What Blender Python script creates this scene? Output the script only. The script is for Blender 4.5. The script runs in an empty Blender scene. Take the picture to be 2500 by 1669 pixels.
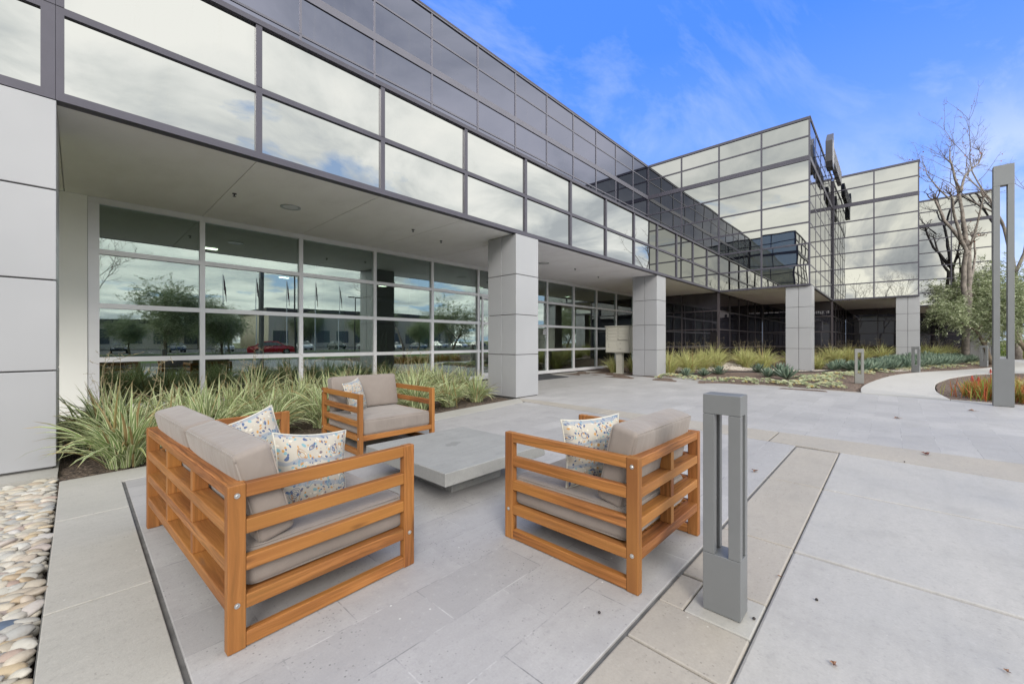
import bpy, math, random
from mathutils import Vector, Matrix, noise
R = math.radians
rnd = random.Random(7)
scene = bpy.context.scene
col = scene.collection

# ------------------------------------------------------------------ node helpers
class NT:
    def __init__(s, tree): s.t = tree; s.n = tree.nodes; s.l = tree.links; s.n.clear()
    def add(s, typ, props=None, **ins):
        nd = s.n.new(typ)
        for k, v in (props or {}).items(): setattr(nd, k, v)
        for k, v in ins.items():
            key = int(k[1:]) if (k[0] == '_' and k[1:].isdigit()) else k.replace('_', ' ')
            s.set(nd, key, v)
        return nd
    def set(s, nd, key, v):
        sock = nd.inputs[key]
        if isinstance(v, bpy.types.NodeSocket): s.l.new(v, sock)
        elif isinstance(v, bpy.types.Node): s.l.new(v.outputs[0], sock)
        else: sock.default_value = v
    def math(s, op, a, b=0.0, c=None, clamp=False):
        nd = s.add('ShaderNodeMath', {'operation': op, 'use_clamp': clamp}, _0=a, _1=b)
        if c is not None: s.set(nd, 2, c)
        return nd.outputs[0]
    def mix(s, f, a, b, mode='MIX'):
        nd = s.n.new('ShaderNodeMix'); nd.data_type = 'RGBA'; nd.blend_type = mode
        s.set(nd, 0, f); s.set(nd, 6, a); s.set(nd, 7, b)
        return nd.outputs[2]
    def ramp(s, f, stops, interp='LINEAR'):
        nd = s.n.new('ShaderNodeValToRGB'); nd.color_ramp.interpolation = interp
        e = nd.color_ramp.elements
        while len(e) < len(stops): e.new(0.5)
        for i, (p, c) in enumerate(stops):
            e[i].position = p; e[i].color = c if len(c) == 4 else (*c, 1)
        s.set(nd, 0, f); return nd.outputs[0]
    def rng(s, v, a, b, c=0.0, d=1.0, smooth=False):
        nd = s.n.new('ShaderNodeMapRange'); nd.clamp = True
        if smooth: nd.interpolation_type = 'SMOOTHSTEP'
        for i, x in enumerate((v, a, b, c, d)): s.set(nd, i, x)
        return nd.outputs[0]
    def noise(s, vec, scale, detail=4, rough=.5, dist=0.0, dims='3D'):
        nd = s.add('ShaderNodeTexNoise', {'noise_dimensions': dims}, Scale=scale, Detail=float(detail), Roughness=rough, Distortion=dist)
        if vec is not None: s.set(nd, 'Vector', vec)
        return nd
    def vmap(s, vec, scale=(1, 1, 1), loc=(0, 0, 0), rot=(0, 0, 0)):
        return s.add('ShaderNodeMapping', None, Vector=vec, Scale=scale, Location=loc, Rotation=rot).outputs[0]

def c4(c): return (*c, 1.0)
def srgb(r, g, b):
    f = lambda v: (v/255/12.92) if v/255 <= .04045 else ((v/255+.055)/1.055)**2.4
    return (f(r), f(g), f(b))

MATS = {}
def material(name):
    m = bpy.data.materials.new(name); m.use_nodes = True
    nt = NT(m.node_tree); out = nt.add('ShaderNodeOutputMaterial')
    MATS[name] = m
    return m, nt, out
def principled(name, color, rough=.6, metal=0.0, var=0.0, vscale=3.0, bump=0.0, bscale=40.0, spec=.5, sheen=0.0):
    m, nt, out = material(name)
    tc = nt.add('ShaderNodeTexCoord').outputs['Object']
    c = c4(color)
    if var > 0:
        n = nt.noise(tc, vscale, 6, .6)
        lo = tuple(max(0, x*(1-var)) for x in color); hi = tuple(x*(1+var) for x in color)
        c = nt.ramp(n.outputs[0], [(.3, lo), (.7, hi)])
    b = nt.add('ShaderNodeBsdfPrincipled', None, Base_Color=c, Roughness=rough, Metallic=metal)
    b.inputs['Specular IOR Level'].default_value = spec
    if sheen: b.inputs['Sheen Weight'].default_value = sheen
    if bump > 0:
        n2 = nt.noise(tc, bscale, 5, .6)
        nt.set(b, 'Normal', nt.add('ShaderNodeBump', None, Strength=bump, Distance=.01, Height=n2.outputs[0]))
    nt.set(out, 0, b)
    return m

# ------------------------------------------------------------------ materials
def mat_mirror(name, tint, wob=.0016):
    m, nt, out = material(name)
    tc = nt.add('ShaderNodeTexCoord').outputs['Object']
    oi = nt.add('ShaderNodeObjectInfo').outputs['Random']
    off = nt.add('ShaderNodeCombineXYZ', None, _0=nt.math('MULTIPLY', oi, 37.0), _1=nt.math('MULTIPLY', oi, 91.0), _2=oi)
    v = nt.add('ShaderNodeVectorMath', {'operation': 'ADD'}, _0=tc, _1=off).outputs[0]
    n = nt.noise(v, .9, 1, .4)
    bp = nt.add('ShaderNodeBump', None, Strength=1.0, Distance=wob, Height=n.outputs[0])
    # grime streaks at the pane edges
    dirt = nt.noise(nt.vmap(v, (9, 9, .7)), 1.0, 5, .7)
    d = nt.rng(dirt.outputs[0], .55, .85, 0, .05)
    lw = nt.add('ShaderNodeLayerWeight', None, Blend=.5).outputs[1]
    tcol = nt.mix(nt.rng(lw, .68, .95), c4(tint), (.80, .80, .80, 1))
    g = nt.add('ShaderNodeBsdfGlossy', None, Color=tcol, Roughness=.004, Normal=bp)
    df = nt.add('ShaderNodeBsdfDiffuse', None, Color=c4(srgb(170, 165, 140)))
    nt.set(out, 0, nt.add('ShaderNodeMixShader', None, _0=d, _1=g, _2=df))
    return m
mat_mirror('mirror_bright', (.385, .395, .390))
mat_mirror('mirror_wing', (.290, .298, .292), .0030)
m, nt, out = material('mirror_light')
nt.set(out, 0, nt.add('ShaderNodeMixShader', None, _0=.45, _1=nt.add('ShaderNodeBsdfGlossy', None, Color=(.55, .56, .5, 1), Roughness=.01), _2=nt.add('ShaderNodeBsdfDiffuse', None, Color=c4(srgb(224, 226, 204)))))
mat_mirror('mirror_upper', (.150, .158, .205))

def mat_glass(name, tint, gloss, refl=.38):
    m, nt, out = material(name)
    fr = nt.add('ShaderNodeFresnel', None, IOR=1.5).outputs[0]
    f = nt.math('ADD', refl, nt.math('MULTIPLY', fr, .6), clamp=True)
    tc = nt.add('ShaderNodeTexCoord').outputs['Object']
    oi = nt.add('ShaderNodeObjectInfo').outputs['Random']
    off = nt.add('ShaderNodeCombineXYZ', None, _0=nt.math('MULTIPLY', oi, 37.0), _1=oi, _2=oi)
    v = nt.add('ShaderNodeVectorMath', {'operation': 'ADD'}, _0=tc, _1=off).outputs[0]
    bp = nt.add('ShaderNodeBump', None, Strength=1.0, Distance=.0010, Height=nt.noise(v, .9, 1, .4).outputs[0])
    tr = nt.add('ShaderNodeBsdfTransparent', None, Color=c4(tint))
    g = nt.add('ShaderNodeBsdfGlossy', None, Color=c4(gloss), Roughness=.003, Normal=bp)
    nt.set(out, 0, nt.add('ShaderNodeMixShader', None, _0=f, _1=tr, _2=g))
    return m
mat_glass('glass_lobby', (.62, .74, .67), (.66, .735, .71), .34)
mat_glass('glass_car', (.12, .14, .15), (.7, .7, .7), .10)
m, nt, out = material('glass_dark')
fr = nt.add('ShaderNodeFresnel', None, IOR=1.5).outputs[0]
tcd = nt.add('ShaderNodeTexCoord').outputs['Object']
bpd = nt.add('ShaderNodeBump', None, Strength=1.0, Distance=.0016, Height=nt.noise(tcd, .9, 1, .4).outputs[0])
g = nt.add('ShaderNodeBsdfGlossy', None, Color=(.62, .60, .64, 1), Roughness=.01, Normal=bpd)
df = nt.add('ShaderNodeBsdfDiffuse', None, Color=(.012, .011, .015, 1))
nt.set(out, 0, nt.add('ShaderNodeMixShader', None, _0=nt.math('ADD', .16, nt.math('MULTIPLY', fr, .6), clamp=True), _1=df, _2=g))

principled('frame_dark', srgb(78, 76, 87), .42, .2, .10, 1.5)
principled('frame_mid', srgb(108, 107, 118), .4, .2, .06, 1.5)
principled('frame_silver', srgb(222, 222, 226), .38, .25, .05, 2)
principled('frame_bronze', srgb(72, 66, 70), .45, .2, .08, 2)
principled('joint_dark', srgb(98, 97, 96), .95, 0, .3, 9)
principled('roofing', srgb(150, 150, 148), .9)
principled('lamp_metal', srgb(124, 126, 128), .38, .35, .05, 3)
principled('lamp_metal_light', srgb(140, 140, 138), .42, .3, .05, 2)
principled('bolt_metal', srgb(200, 200, 200), .3, .9)
principled('rubber', (.02, .02, .02), .7)
principled('rim_metal', (.5, .5, .52), .3, .9)
principled('mailbox_paint', srgb(188, 186, 176), .45, 0, .04, 4)
principled('lock_metal', srgb(110, 110, 110), .3, .8)
principled('mat_rubber', srgb(60, 61, 66), .95, 0, .2, 60, .5, 120)
principled('black_metal', srgb(58, 57, 62), .4, .3)
principled('sign_metal', srgb(74, 73, 78), .4, .3)
principled('sign_face', srgb(205, 205, 212), .5)
principled('white_paint', srgb(232, 232, 230), .5, 0, .03, 1)
principled('lobby_floor', srgb(118, 116, 110), .25)
principled('lobby_wall', srgb(112, 114, 108), .8, 0, .1, 1)
principled('lobby_wood', srgb(96, 84, 66), .6, 0, .2, 3)
principled('lobby_green', srgb(168, 200, 186), .5)
principled('lobby_ceiling', srgb(110, 112, 108), .8)
principled('curb_edge', srgb(50, 50, 54), .8)
principled('bark_white', srgb(126, 118, 112), .85, 0, .50, 5, .8, 14)
principled('bark_olive', srgb(110, 98, 84), .9, 0, .3, 6, .8, 18)
principled('twig', srgb(112, 100, 92), .9, 0, .25, 2)
principled('asphalt', (.06, .06, .065), .85, 0, .25, .6, .3, 60)
principled('far_building', srgb(196, 188, 170), .8, 0, .06, .3)
principled('far_roof', srgb(84, 80, 78), .8)
principled('far_window', srgb(92, 96, 98), .15)
principled('flag_cloth', srgb(120, 96, 104), .8, 0, .8, 3)
principled('road_line', srgb(220, 220, 215), .7)
principled('seed', srgb(44, 38, 38), .7)
principled('leaf_red', srgb(92, 50, 42), .7, 0, .4, 40)
principled('leaf_brown', srgb(132, 98, 78), .8, 0, .3, 40)
principled('dropping', srgb(235, 235, 232), .8)
principled('red_flower', srgb(172, 72, 56), .6, 0, .2, 10)

# composite metal cladding of the piers
m, nt, out = material('cladding')
tc = nt.add('ShaderNodeTexCoord').outputs['Object']
n1 = nt.noise(tc, .8, 3, .5); n2 = nt.noise(nt.vmap(tc, (30, 30, 1.2)), 1, 4, .6)
c = nt.mix(nt.rng(n1.outputs[0], .3, .7), c4(srgb(159, 160, 164)), c4(srgb(167, 168, 172)))
c = nt.mix(nt.rng(n2.outputs[0], .55, .9, 0, .16), c, c4(srgb(160, 158, 154)))
b = nt.add('ShaderNodeBsdfPrincipled', None, Base_Color=c, Roughness=nt.rng(n1.outputs[0], .2, .8, .28, .4), Metallic=.12)
nt.set(out, 0, b)

# soffit plaster
m, nt, out = material('soffit')
tc = nt.add('ShaderNodeTexCoord').outputs['Object']
n1 = nt.noise(nt.vmap(tc, (1, .5, 1), rot=(0, 0, .5)), 2.2, 8, .65); n2 = nt.noise(tc, .45, 3)
c = nt.ramp(n1.outputs[0], [(.25, srgb(236, 235, 236)), (.5, srgb(245, 244, 246)), (.75, srgb(249, 249, 251))])
c = nt.mix(nt.rng(n2.outputs[0], .4, .75, 0, .35), c, c4(srgb(232, 231, 233)))
b = nt.add('ShaderNodeBsdfPrincipled', None, Base_Color=c, Roughness=.85)
nt.set(out, 0, b)

# concrete family
def mat_concrete(name, base, base2, speck, speck_amt=.35, joints=None, stain=.3, warm=None):
    """joints = (brick width, row height, x0, y0, mortar colour, tone variation)"""
    m, nt, out = material(name)
    tc = nt.add('ShaderNodeTexCoord').outputs['Object']
    big = nt.noise(tc, .9, 6, .6, .3); mid = nt.noise(nt.vmap(tc, (1, 3, 1)), 6, 6, .65)
    fine = nt.noise(tc, 90, 3, .6)
    c = nt.mix(nt.rng(big.outputs[0], .3, .7), c4(base), c4(base2))
    c = nt.mix(nt.rng(mid.outputs[0], .35, .75, 0, .45), c, c4(tuple(x*.86 for x in base)))
    bl = nt.noise(tc, 2.3, 5, .6)
    c = nt.mix(nt.rng(bl.outputs[0], .52, .74, 0, stain), c, c4(tuple(x*.72 for x in base)))
    hgt = fine.outputs[0]
    if joints:
        w, h, x0, y0, mort, tv = joints
        br = nt.add('ShaderNodeTexBrick', {'offset': .5, 'offset_frequency': 2}, Vector=nt.vmap(tc, loc=(-x0, -y0, 0)), Scale=1.0,
                    Color1=(0, 0, 0, 1), Color2=(1, 1, 1, 1), Mortar=(.5, .5, .5, 1))
        nt.set(br, 'Mortar Size', .0032); nt.set(br, 'Mortar Smooth', .1); nt.set(br, 'Bias', 0.0)
        nt.set(br, 'Brick Width', w); nt.set(br, 'Row Height', h)
        c = nt.mix(nt.rng(br.outputs[0], 0, 1, 0, tv), c, c4(tuple(x*.72 for x in base)))
        jn = nt.noise(tc, 3.5, 4, .7)
        mc = nt.mix(nt.rng(jn.outputs[0], .42, .6), c4(mort), c4(tuple(x*1.35 for x in base)))
        jf = nt.math('MULTIPLY', br.outputs[1], nt.rng(nt.noise(tc, 1.7, 3, .6).outputs[0], .3, .55, .25, .9))
        c = nt.mix(jf, c, mc)
    sp = nt.add('ShaderNodeTexVoronoi', None, Vector=tc, Scale=62.0)
    rn = nt.add('ShaderNodeSeparateColor', None, _0=sp.outputs[1]).outputs[0]
    dots = nt.math('MULTIPLY', nt.rng(sp.outputs[0], .10, .34, 1, 0), nt.rng(rn, .70, .78))
    patch = nt.rng(nt.noise(tc, 2.1, 6, .75).outputs[0], .44, .60, .05, 1)
    c = nt.mix(nt.math('MULTIPLY', nt.math('MULTIPLY', dots, patch), speck_amt), c, c4(speck))
    sp2 = nt.add('ShaderNodeTexVoronoi', None, Vector=tc, Scale=17.0)
    rn2 = nt.add('ShaderNodeSeparateColor', None, _0=sp2.outputs[1]).outputs[1]
    dots2 = nt.math('MULTIPLY', nt.rng(sp2.outputs[0], .05, .14, 1, 0), nt.rng(rn2, .90, .91))
    c = nt.mix(nt.math('MULTIPLY', dots2, .35), c, c4(tuple(x*.35 for x in base)))
    c = nt.mix(nt.rng(fine.outputs[0], .3, .7, 0, .30), c, c4(tuple(x*.74 for x in base)))
    md2 = nt.noise(tc, 26, 5, .7)
    c = nt.mix(nt.rng(md2.outputs[0], .56, .72, 0, .55), c, c4(tuple(x*.70 for x in base)))
    c = nt.mix(nt.rng(md2.outputs[0], .42, .30, 0, .40), c, c4(tuple(min(1, x*1.22) for x in base)))
    sp3 = nt.add('ShaderNodeTexVoronoi', None, Vector=nt.vmap(tc, loc=(3.3, 1.7, 0)), Scale=11.0)
    rn3 = nt.add('ShaderNodeSeparateColor', None, _0=sp3.outputs[1]).outputs[2]
    c = nt.mix(nt.math('MULTIPLY', nt.math('MULTIPLY', nt.rng(sp3.outputs[0], .03, .075, 1, 0), nt.rng(rn3, .82, .84)), .7), c, c4(srgb(222, 222, 220)))
    streak = nt.noise(nt.vmap(tc, (.35, 2.6, 1), rot=(0, 0, .35)), 1.6, 7, .62)
    c = nt.mix(nt.rng(streak.outputs[0], .54, .72, 0, .28), c, c4(tuple(x*.74 for x in base)))
    b = nt.add('ShaderNodeBsdfPrincipled', None, Base_Color=c, Roughness=nt.rng(big.outputs[0], .3, .7, .5, .72))
    b.inputs['Specular IOR Level'].default_value = .4
    nt.set(b, 'Normal', nt.add('ShaderNodeBump', None, Strength=.22, Distance=.004, Height=fine.outputs[0]))
    nt.set(out, 0, b)
    return m
mat_concrete('stone_paver', srgb(162, 160, 161), srgb(178, 176, 176), srgb(66, 66, 68), .8, (.635, .3175, .255, .86, srgb(112, 112, 114), .5), .6)
mat_concrete('stone_paver_walk', srgb(166, 164, 164), srgb(179, 177, 177), srgb(90, 90, 92), .5, (.65, .328, .1, .56, srgb(118, 118, 120), .45), .5)
mat_concrete('concrete_light', srgb(166, 164, 162), srgb(177, 174, 171), srgb(104, 104, 102), .4, None, .55)
mat_concrete('concrete_path', srgb(184, 181, 176), srgb(193, 190, 186), srgb(160, 160, 158), .2, None, .15)
mat_concrete('concrete_band', srgb(160, 154, 146), srgb(170, 163, 154), srgb(88, 84, 80), .8, None, .3)
mat_concrete('concrete_curb', srgb(165, 163, 158), srgb(174, 171, 166), srgb(100, 98, 92), .6, None, .2)
_ts = mat_concrete('table_stone', srgb(142, 142, 141), srgb(160, 160, 158), srgb(120, 120, 120), .25, None, .5)

_n = NT.__new__(NT); _n.t = _ts.node_tree; _n.n = _n.t.nodes; _n.l = _n.t.links
_b = [x for x in _n.n if x.type == 'BSDF_PRINCIPLED'][0]; _src = _b.inputs['Base Color'].links[0].from_socket
_tc = _n.add('ShaderNodeTexCoord').outputs['Object']
_w = _n.add('ShaderNodeVectorMath', {'operation': 'MULTIPLY_ADD'}, _0=_n.noise(_tc, 7, 4, .6).outputs[1], _1=(.16, .16, 0), _2=_tc).outputs[0]
_d = _n.add('ShaderNodeVectorMath', {'operation': 'LENGTH'}, _0=_n.vmap(_w, (1, 1.7, 0), loc=(-.10, -.22, 0))).outputs[1]
_n.set(_b, 'Base Color', _n.mix(_n.rng(_d, .10, .085, 0, .45), _src, c4(srgb(104, 104, 102))))
# mulch / soil / gravel
def mat_ground(name, stops, scale, bump, dist=.02):
    m, nt, out = material(name)
    tc = nt.add('ShaderNodeTexCoord').outputs['Object']
    vo = nt.add('ShaderNodeTexVoronoi', None, Vector=tc, Scale=scale)
    n = nt.noise(tc, scale*.6, 6, .75)
    rr = nt.add('ShaderNodeSeparateColor', None, _0=vo.outputs[1]).outputs[0]
    c = nt.ramp(nt.math('ADD', nt.math('MULTIPLY', rr, .55), nt.math('MULTIPLY', n.outputs[0], .45)), stops)
    b = nt.add('ShaderNodeBsdfPrincipled', None, Base_Color=c, Roughness=.95)
    nt.set(b, 'Normal', nt.add('ShaderNodeBump', None, Strength=bump, Distance=dist, Height=nt.math('SUBTRACT', n.outputs[0], vo.outputs[0])))
    nt.set(out, 0, b)
mat_ground('mulch', [(.2, srgb(62, 50, 44)), (.5, srgb(104, 86, 76)), (.75, srgb(140, 122, 108)), (.9, srgb(176, 160, 146))], 42, 1)
mat_ground('soil', [(.2, srgb(52, 43, 38)), (.55, srgb(92, 78, 68)), (.85, srgb(138, 122, 108))], 48, 1)
mat_ground('pale_gravel', [(.2, srgb(150, 138, 126)), (.5, srgb(196, 186, 174)), (.85, srgb(224, 218, 208))], 30, 1)
mat_ground('lawn', [(.2, srgb(58, 84, 34)), (.5, srgb(84, 112, 44)), (.85, srgb(116, 138, 66))], 14, 1, .05)
mat_ground('field', [(.2, srgb(96, 104, 66)), (.5, srgb(120, 124, 84)), (.85, srgb(142, 142, 104))], 3, .6, .1)

# teak
m, nt, out = material('teak')
uv = nt.add('ShaderNodeUVMap').outputs[0]
warp = nt.noise(nt.vmap(uv, (1.2, 3, 1)), 2.0, 3, .5)
wv = nt.add('ShaderNodeVectorMath', {'operation': 'MULTIPLY_ADD'}, _0=warp.outputs[1], _1=(.20, .055, 0), _2=uv).outputs[0]
grain = nt.noise(nt.vmap(wv, (2.0, 60, 1)), 1.0, 7, .72)
band = nt.noise(nt.vmap(wv, (.8, 14, 1)), 1.0, 4, .6)
tone = nt.noise(nt.vmap(uv, (.9, 2.5, 1)), 1.0, 2, .5)
c = nt.ramp(grain.outputs[0], [(.36, srgb(52, 28, 16)), (.45, srgb(112, 66, 36)), (.53, srgb(148, 92, 52)), (.64, srgb(178, 120, 74))])
oi = nt.add('ShaderNodeObjectInfo').outputs['Random']
c = nt.mix(nt.math('MULTIPLY', nt.math('POWER', oi, 1.5), .85), c, c4(srgb(108, 64, 34)))
c = nt.mix(nt.math('MULTIPLY', nt.math('FRACT', nt.math('MULTIPLY', oi, 7.31)), .26), c, c4(srgb(178, 130, 70)))
c = nt.mix(nt.rng(band.outputs[0], .42, .60, 0, .6), c, c4(srgb(112, 66, 36)))
c = nt.mix(nt.rng(tone.outputs[0], .35, .68, 0, .45), c, c4(srgb(182, 128, 62)))
kn = nt.add('ShaderNodeTexVoronoi', None, Vector=nt.vmap(wv, (1.6, 9, 1)), Scale=1.0)
c = nt.mix(nt.rng(kn.outputs[0], .05, .14, .75, 0), c, c4(srgb(66, 38, 22)))
grey = nt.noise(nt.vmap(uv, (3, 14, 1)), 1.0, 6, .7)
c = nt.mix(nt.rng(grey.outputs[0], .60, .74, 0, .6), c, c4(srgb(108, 84, 70)))
b = nt.add('ShaderNodeBsdfPrincipled', None, Base_Color=c, Roughness=nt.rng(grain.outputs[0], .3, .7, .62, .45))
b.inputs['Specular IOR Level'].default_value = .35
nt.set(b, 'Normal', nt.add('ShaderNodeBump', None, Strength=.25, Distance=.002, Height=grain.outputs[0]))
nt.set(out, 0, b)

# cushion fabric
m, nt, out = material('taupe_fabric')
tc = nt.add('ShaderNodeTexCoord').outputs['Object']
n1 = nt.noise(tc, 2.6, 5, .6); n2 = nt.noise(tc, 240, 2, .5)
n3 = nt.noise(nt.vmap(tc, (6, 6, 2)), 1.5, 3, .5)
c = nt.ramp(n1.outputs[0], [(.3, srgb(121, 112, 106)), (.6, srgb(132, 123, 117)), (.8, srgb(143, 134, 128))])
b = nt.add('ShaderNodeBsdfPrincipled', None, Base_Color=c, Roughness=.9)
b.inputs['Sheen Weight'].default_value = .25
hh = nt.math('ADD', nt.math('MULTIPLY', n2.outputs[0], .06), nt.math('MULTIPLY', n3.outputs[0], 1.0))
nt.set(b, 'Normal', nt.add('ShaderNodeBump', None, Strength=.5, Distance=.02, Height=hh))
nt.set(out, 0, b)

# patterned pillow fabric (paisley-like swirls, all procedural)
m, nt, out = material('paisley_fabric')
uv = nt.add('ShaderNodeUVMap').outputs[0]
w = nt.noise(uv, 3.2, 2, .5)
wv = nt.add('ShaderNodeVectorMath', {'operation': 'MULTIPLY_ADD'}, _0=w.outputs[1], _1=(.20, .20, 0), _2=uv).outputs[0]
v1 = nt.add('ShaderNodeTexVoronoi', {'feature': 'F1'}, Vector=wv, Scale=3.6)
rings = nt.math('SINE', nt.math('MULTIPLY', v1.outputs[0], 78.0))
v2 = nt.add('ShaderNodeTexVoronoi', {'feature': 'F1'}, Vector=wv, Scale=22.0)
rc = nt.add('ShaderNodeSeparateColor', None, _0=v2.outputs[1])
cream = c4(srgb(172, 166, 156))
petal = nt.rng(v2.outputs[0], .36, .42, 1, 0)
pc = nt.ramp(rc.outputs[0], [(0, srgb(66, 86, 124)), (.3, srgb(66, 86, 124)), (.31, srgb(176, 130, 70)), (.55, srgb(176, 130, 70)), (.56, srgb(112, 152, 162)), (.75, srgb(196, 190, 178)), (.9, srgb(104, 92, 100))], 'CONSTANT')
c = nt.mix(nt.math('MULTIPLY', petal, .95), cream, pc)
rl = nt.math('MULTIPLY', nt.rng(rings, .25, .6), nt.rng(v1.outputs[0], .34, .30))
rr = nt.add('ShaderNodeSeparateColor', None, _0=v1.outputs[1])
rcol = nt.ramp(rr.outputs[1], [(0, srgb(84, 98, 126)), (.4, srgb(112, 138, 144)), (.7, srgb(156, 124, 88))], 'CONSTANT')
c = nt.mix(nt.math('MULTIPLY', rl, .85), c, rcol)
wvz = nt.math('SINE', nt.math('MULTIPLY', nt.add('ShaderNodeSeparateXYZ', None, _0=wv).outputs[1], 19.0))
bandm = nt.rng(wvz, .80, .90)
c = nt.mix(nt.math('MULTIPLY', bandm, .55), c, c4(srgb(112, 128, 150)))
b = nt.add('ShaderNodeBsdfPrincipled', None, Base_Color=c, Roughness=.9)
nt.set(b, 'Normal', nt.add('ShaderNodeBump', None, Strength=.3, Distance=.003, Height=nt.noise(uv, 140, 2).outputs[0]))
nt.set(out, 0, b)

# foliage
def mat_leaf(name, stops, uvstripe=None, rough=.5, trans=.25):
    m, nt, out = material(name)
    oi = nt.add('ShaderNodeObjectInfo').outputs['Random']
    at = nt.add('ShaderNodeAttribute', {'attribute_name': 'tone'}).outputs['Fac']
    c = nt.ramp(at, stops)
    if uvstripe:
        u = nt.add('ShaderNodeSeparateXYZ', None, _0=nt.add('ShaderNodeUVMap').outputs[0])
        e = nt.math('ABSOLUTE', nt.math('SUBTRACT', u.outputs[0], .5))
        k = nt.rng(nt.noise(nt.vmap(nt.add('ShaderNodeUVMap').outputs[0], (26, .4, 1)), 1, 2).outputs[0], .42, .6)
        f = nt.math('MAXIMUM', nt.rng(e, .30, .38), nt.math('MULTIPLY', k, .3))
        c = nt.mix(nt.math('MULTIPLY', f, nt.rng(at, .08, .2)), c, c4(uvstripe))
        c = nt.mix(nt.rng(nt.math('ADD', u.outputs[1], nt.math('MULTIPLY', at, .15)), .96, 1.08), c, c4(srgb(170, 150, 112)))
    b = nt.add('ShaderNodeBsdfPrincipled', None, Base_Color=c, Roughness=rough)
    b.inputs['Specular IOR Level'].default_value = .4
    t = nt.add('ShaderNodeBsdfTranslucent', None, Color=c)
    nt.set(out, 0, nt.add('ShaderNodeMixShader', None, _0=trans, _1=b, _2=t))
    return m
mat_leaf('flax_leaf', [(0, srgb(160, 138, 98)), (.12, srgb(134, 142, 84)), (.3, srgb(74, 104, 50)), (.6, srgb(98, 128, 64)), (1, srgb(124, 150, 80))], srgb(230, 231, 192))
mat_leaf('flax_leaf_yellow', [(0, srgb(176, 152, 104)), (.2, srgb(134, 144, 74)), (.6, srgb(156, 166, 92)), (1, srgb(182, 186, 112))], srgb(222, 218, 164))
mat_leaf('agave_leaf', [(0, srgb(78, 98, 84)), (.5, srgb(106, 126, 110)), (1, srgb(146, 162, 142))], None, .5, .05)
mat_leaf('succulent_leaf', [(0, srgb(168, 178, 142)), (.4, srgb(202, 208, 178)), (.8, srgb(224, 226, 196)), (1, srgb(222, 206, 146))], None, .6, .1)
mat_leaf('olive_leaf', [(0, srgb(96, 108, 70)), (.4, srgb(132, 144, 104)), (.75, srgb(172, 180, 144)), (1, srgb(204, 208, 180))], None, .5, .25)
mat_leaf('aloe_leaf', [(0, srgb(112, 134, 60)), (.4, srgb(150, 152, 74)), (.62, srgb(178, 118, 66)), (1, srgb(166, 76, 56))], None, .5, .2)
mat_leaf('gold_grass', [(0, srgb(176, 168, 110)), (.6, srgb(206, 196, 140)), (1, srgb(222, 212, 162))], None, .6, .3)
mat_leaf('hedge_leaf', [(0, srgb(70, 92, 36)), (.5, srgb(108, 132, 52)), (1, srgb(150, 168, 76))], None, .5, .3)
mat_leaf('stalk_leaf', [(0, srgb(120, 104, 84)), (1, srgb(170, 160, 124))], None, .8, .1)
mat_leaf('dry_leaf', [(0, srgb(120, 70, 50)), (1, srgb(176, 96, 62))], None, .8, .2)
mat_leaf('snake_leaf', [(0, srgb(44, 84, 36)), (1, srgb(92, 132, 62))], None, .4, .2)

# pebble
m, nt, out = material('pebble')
oi = nt.add('ShaderNodeObjectInfo').outputs['Random']
tc = nt.add('ShaderNodeTexCoord').outputs['Object']
c = nt.ramp(oi, [(0, srgb(196, 186, 168)), (.16, srgb(206, 200, 188)), (.3, srgb(178, 176, 172)), (.42, srgb(200, 178, 144)), (.54, srgb(212, 208, 200)), (.66, srgb(186, 164, 136)), (.76, srgb(160, 160, 160)), (.86, srgb(206, 196, 178)), (.94, srgb(176, 152, 140)), (1, srgb(214, 212, 208))])
n1 = nt.noise(nt.vmap(tc, (1, 1, 3)), 26, 5, .6)
c = nt.mix(1.0, c, (.74, .755, .77, 1), 'MULTIPLY')
c = nt.mix(nt.rng(n1.outputs[0], .5, .8, 0, .25), c, c4(srgb(204, 200, 192)))
c = nt.mix(nt.rng(nt.noise(tc, 60, 3).outputs[0], .5, .8, 0, .3), c, c4(srgb(120, 110, 98)))
b = nt.add('ShaderNodeBsdfPrincipled', None, Base_Color=c, Roughness=.62)
nt.set(out, 0, b)
principled('blue_pebble', srgb(92, 106, 126), .6, 0, .2, 20)

M = MATS

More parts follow.
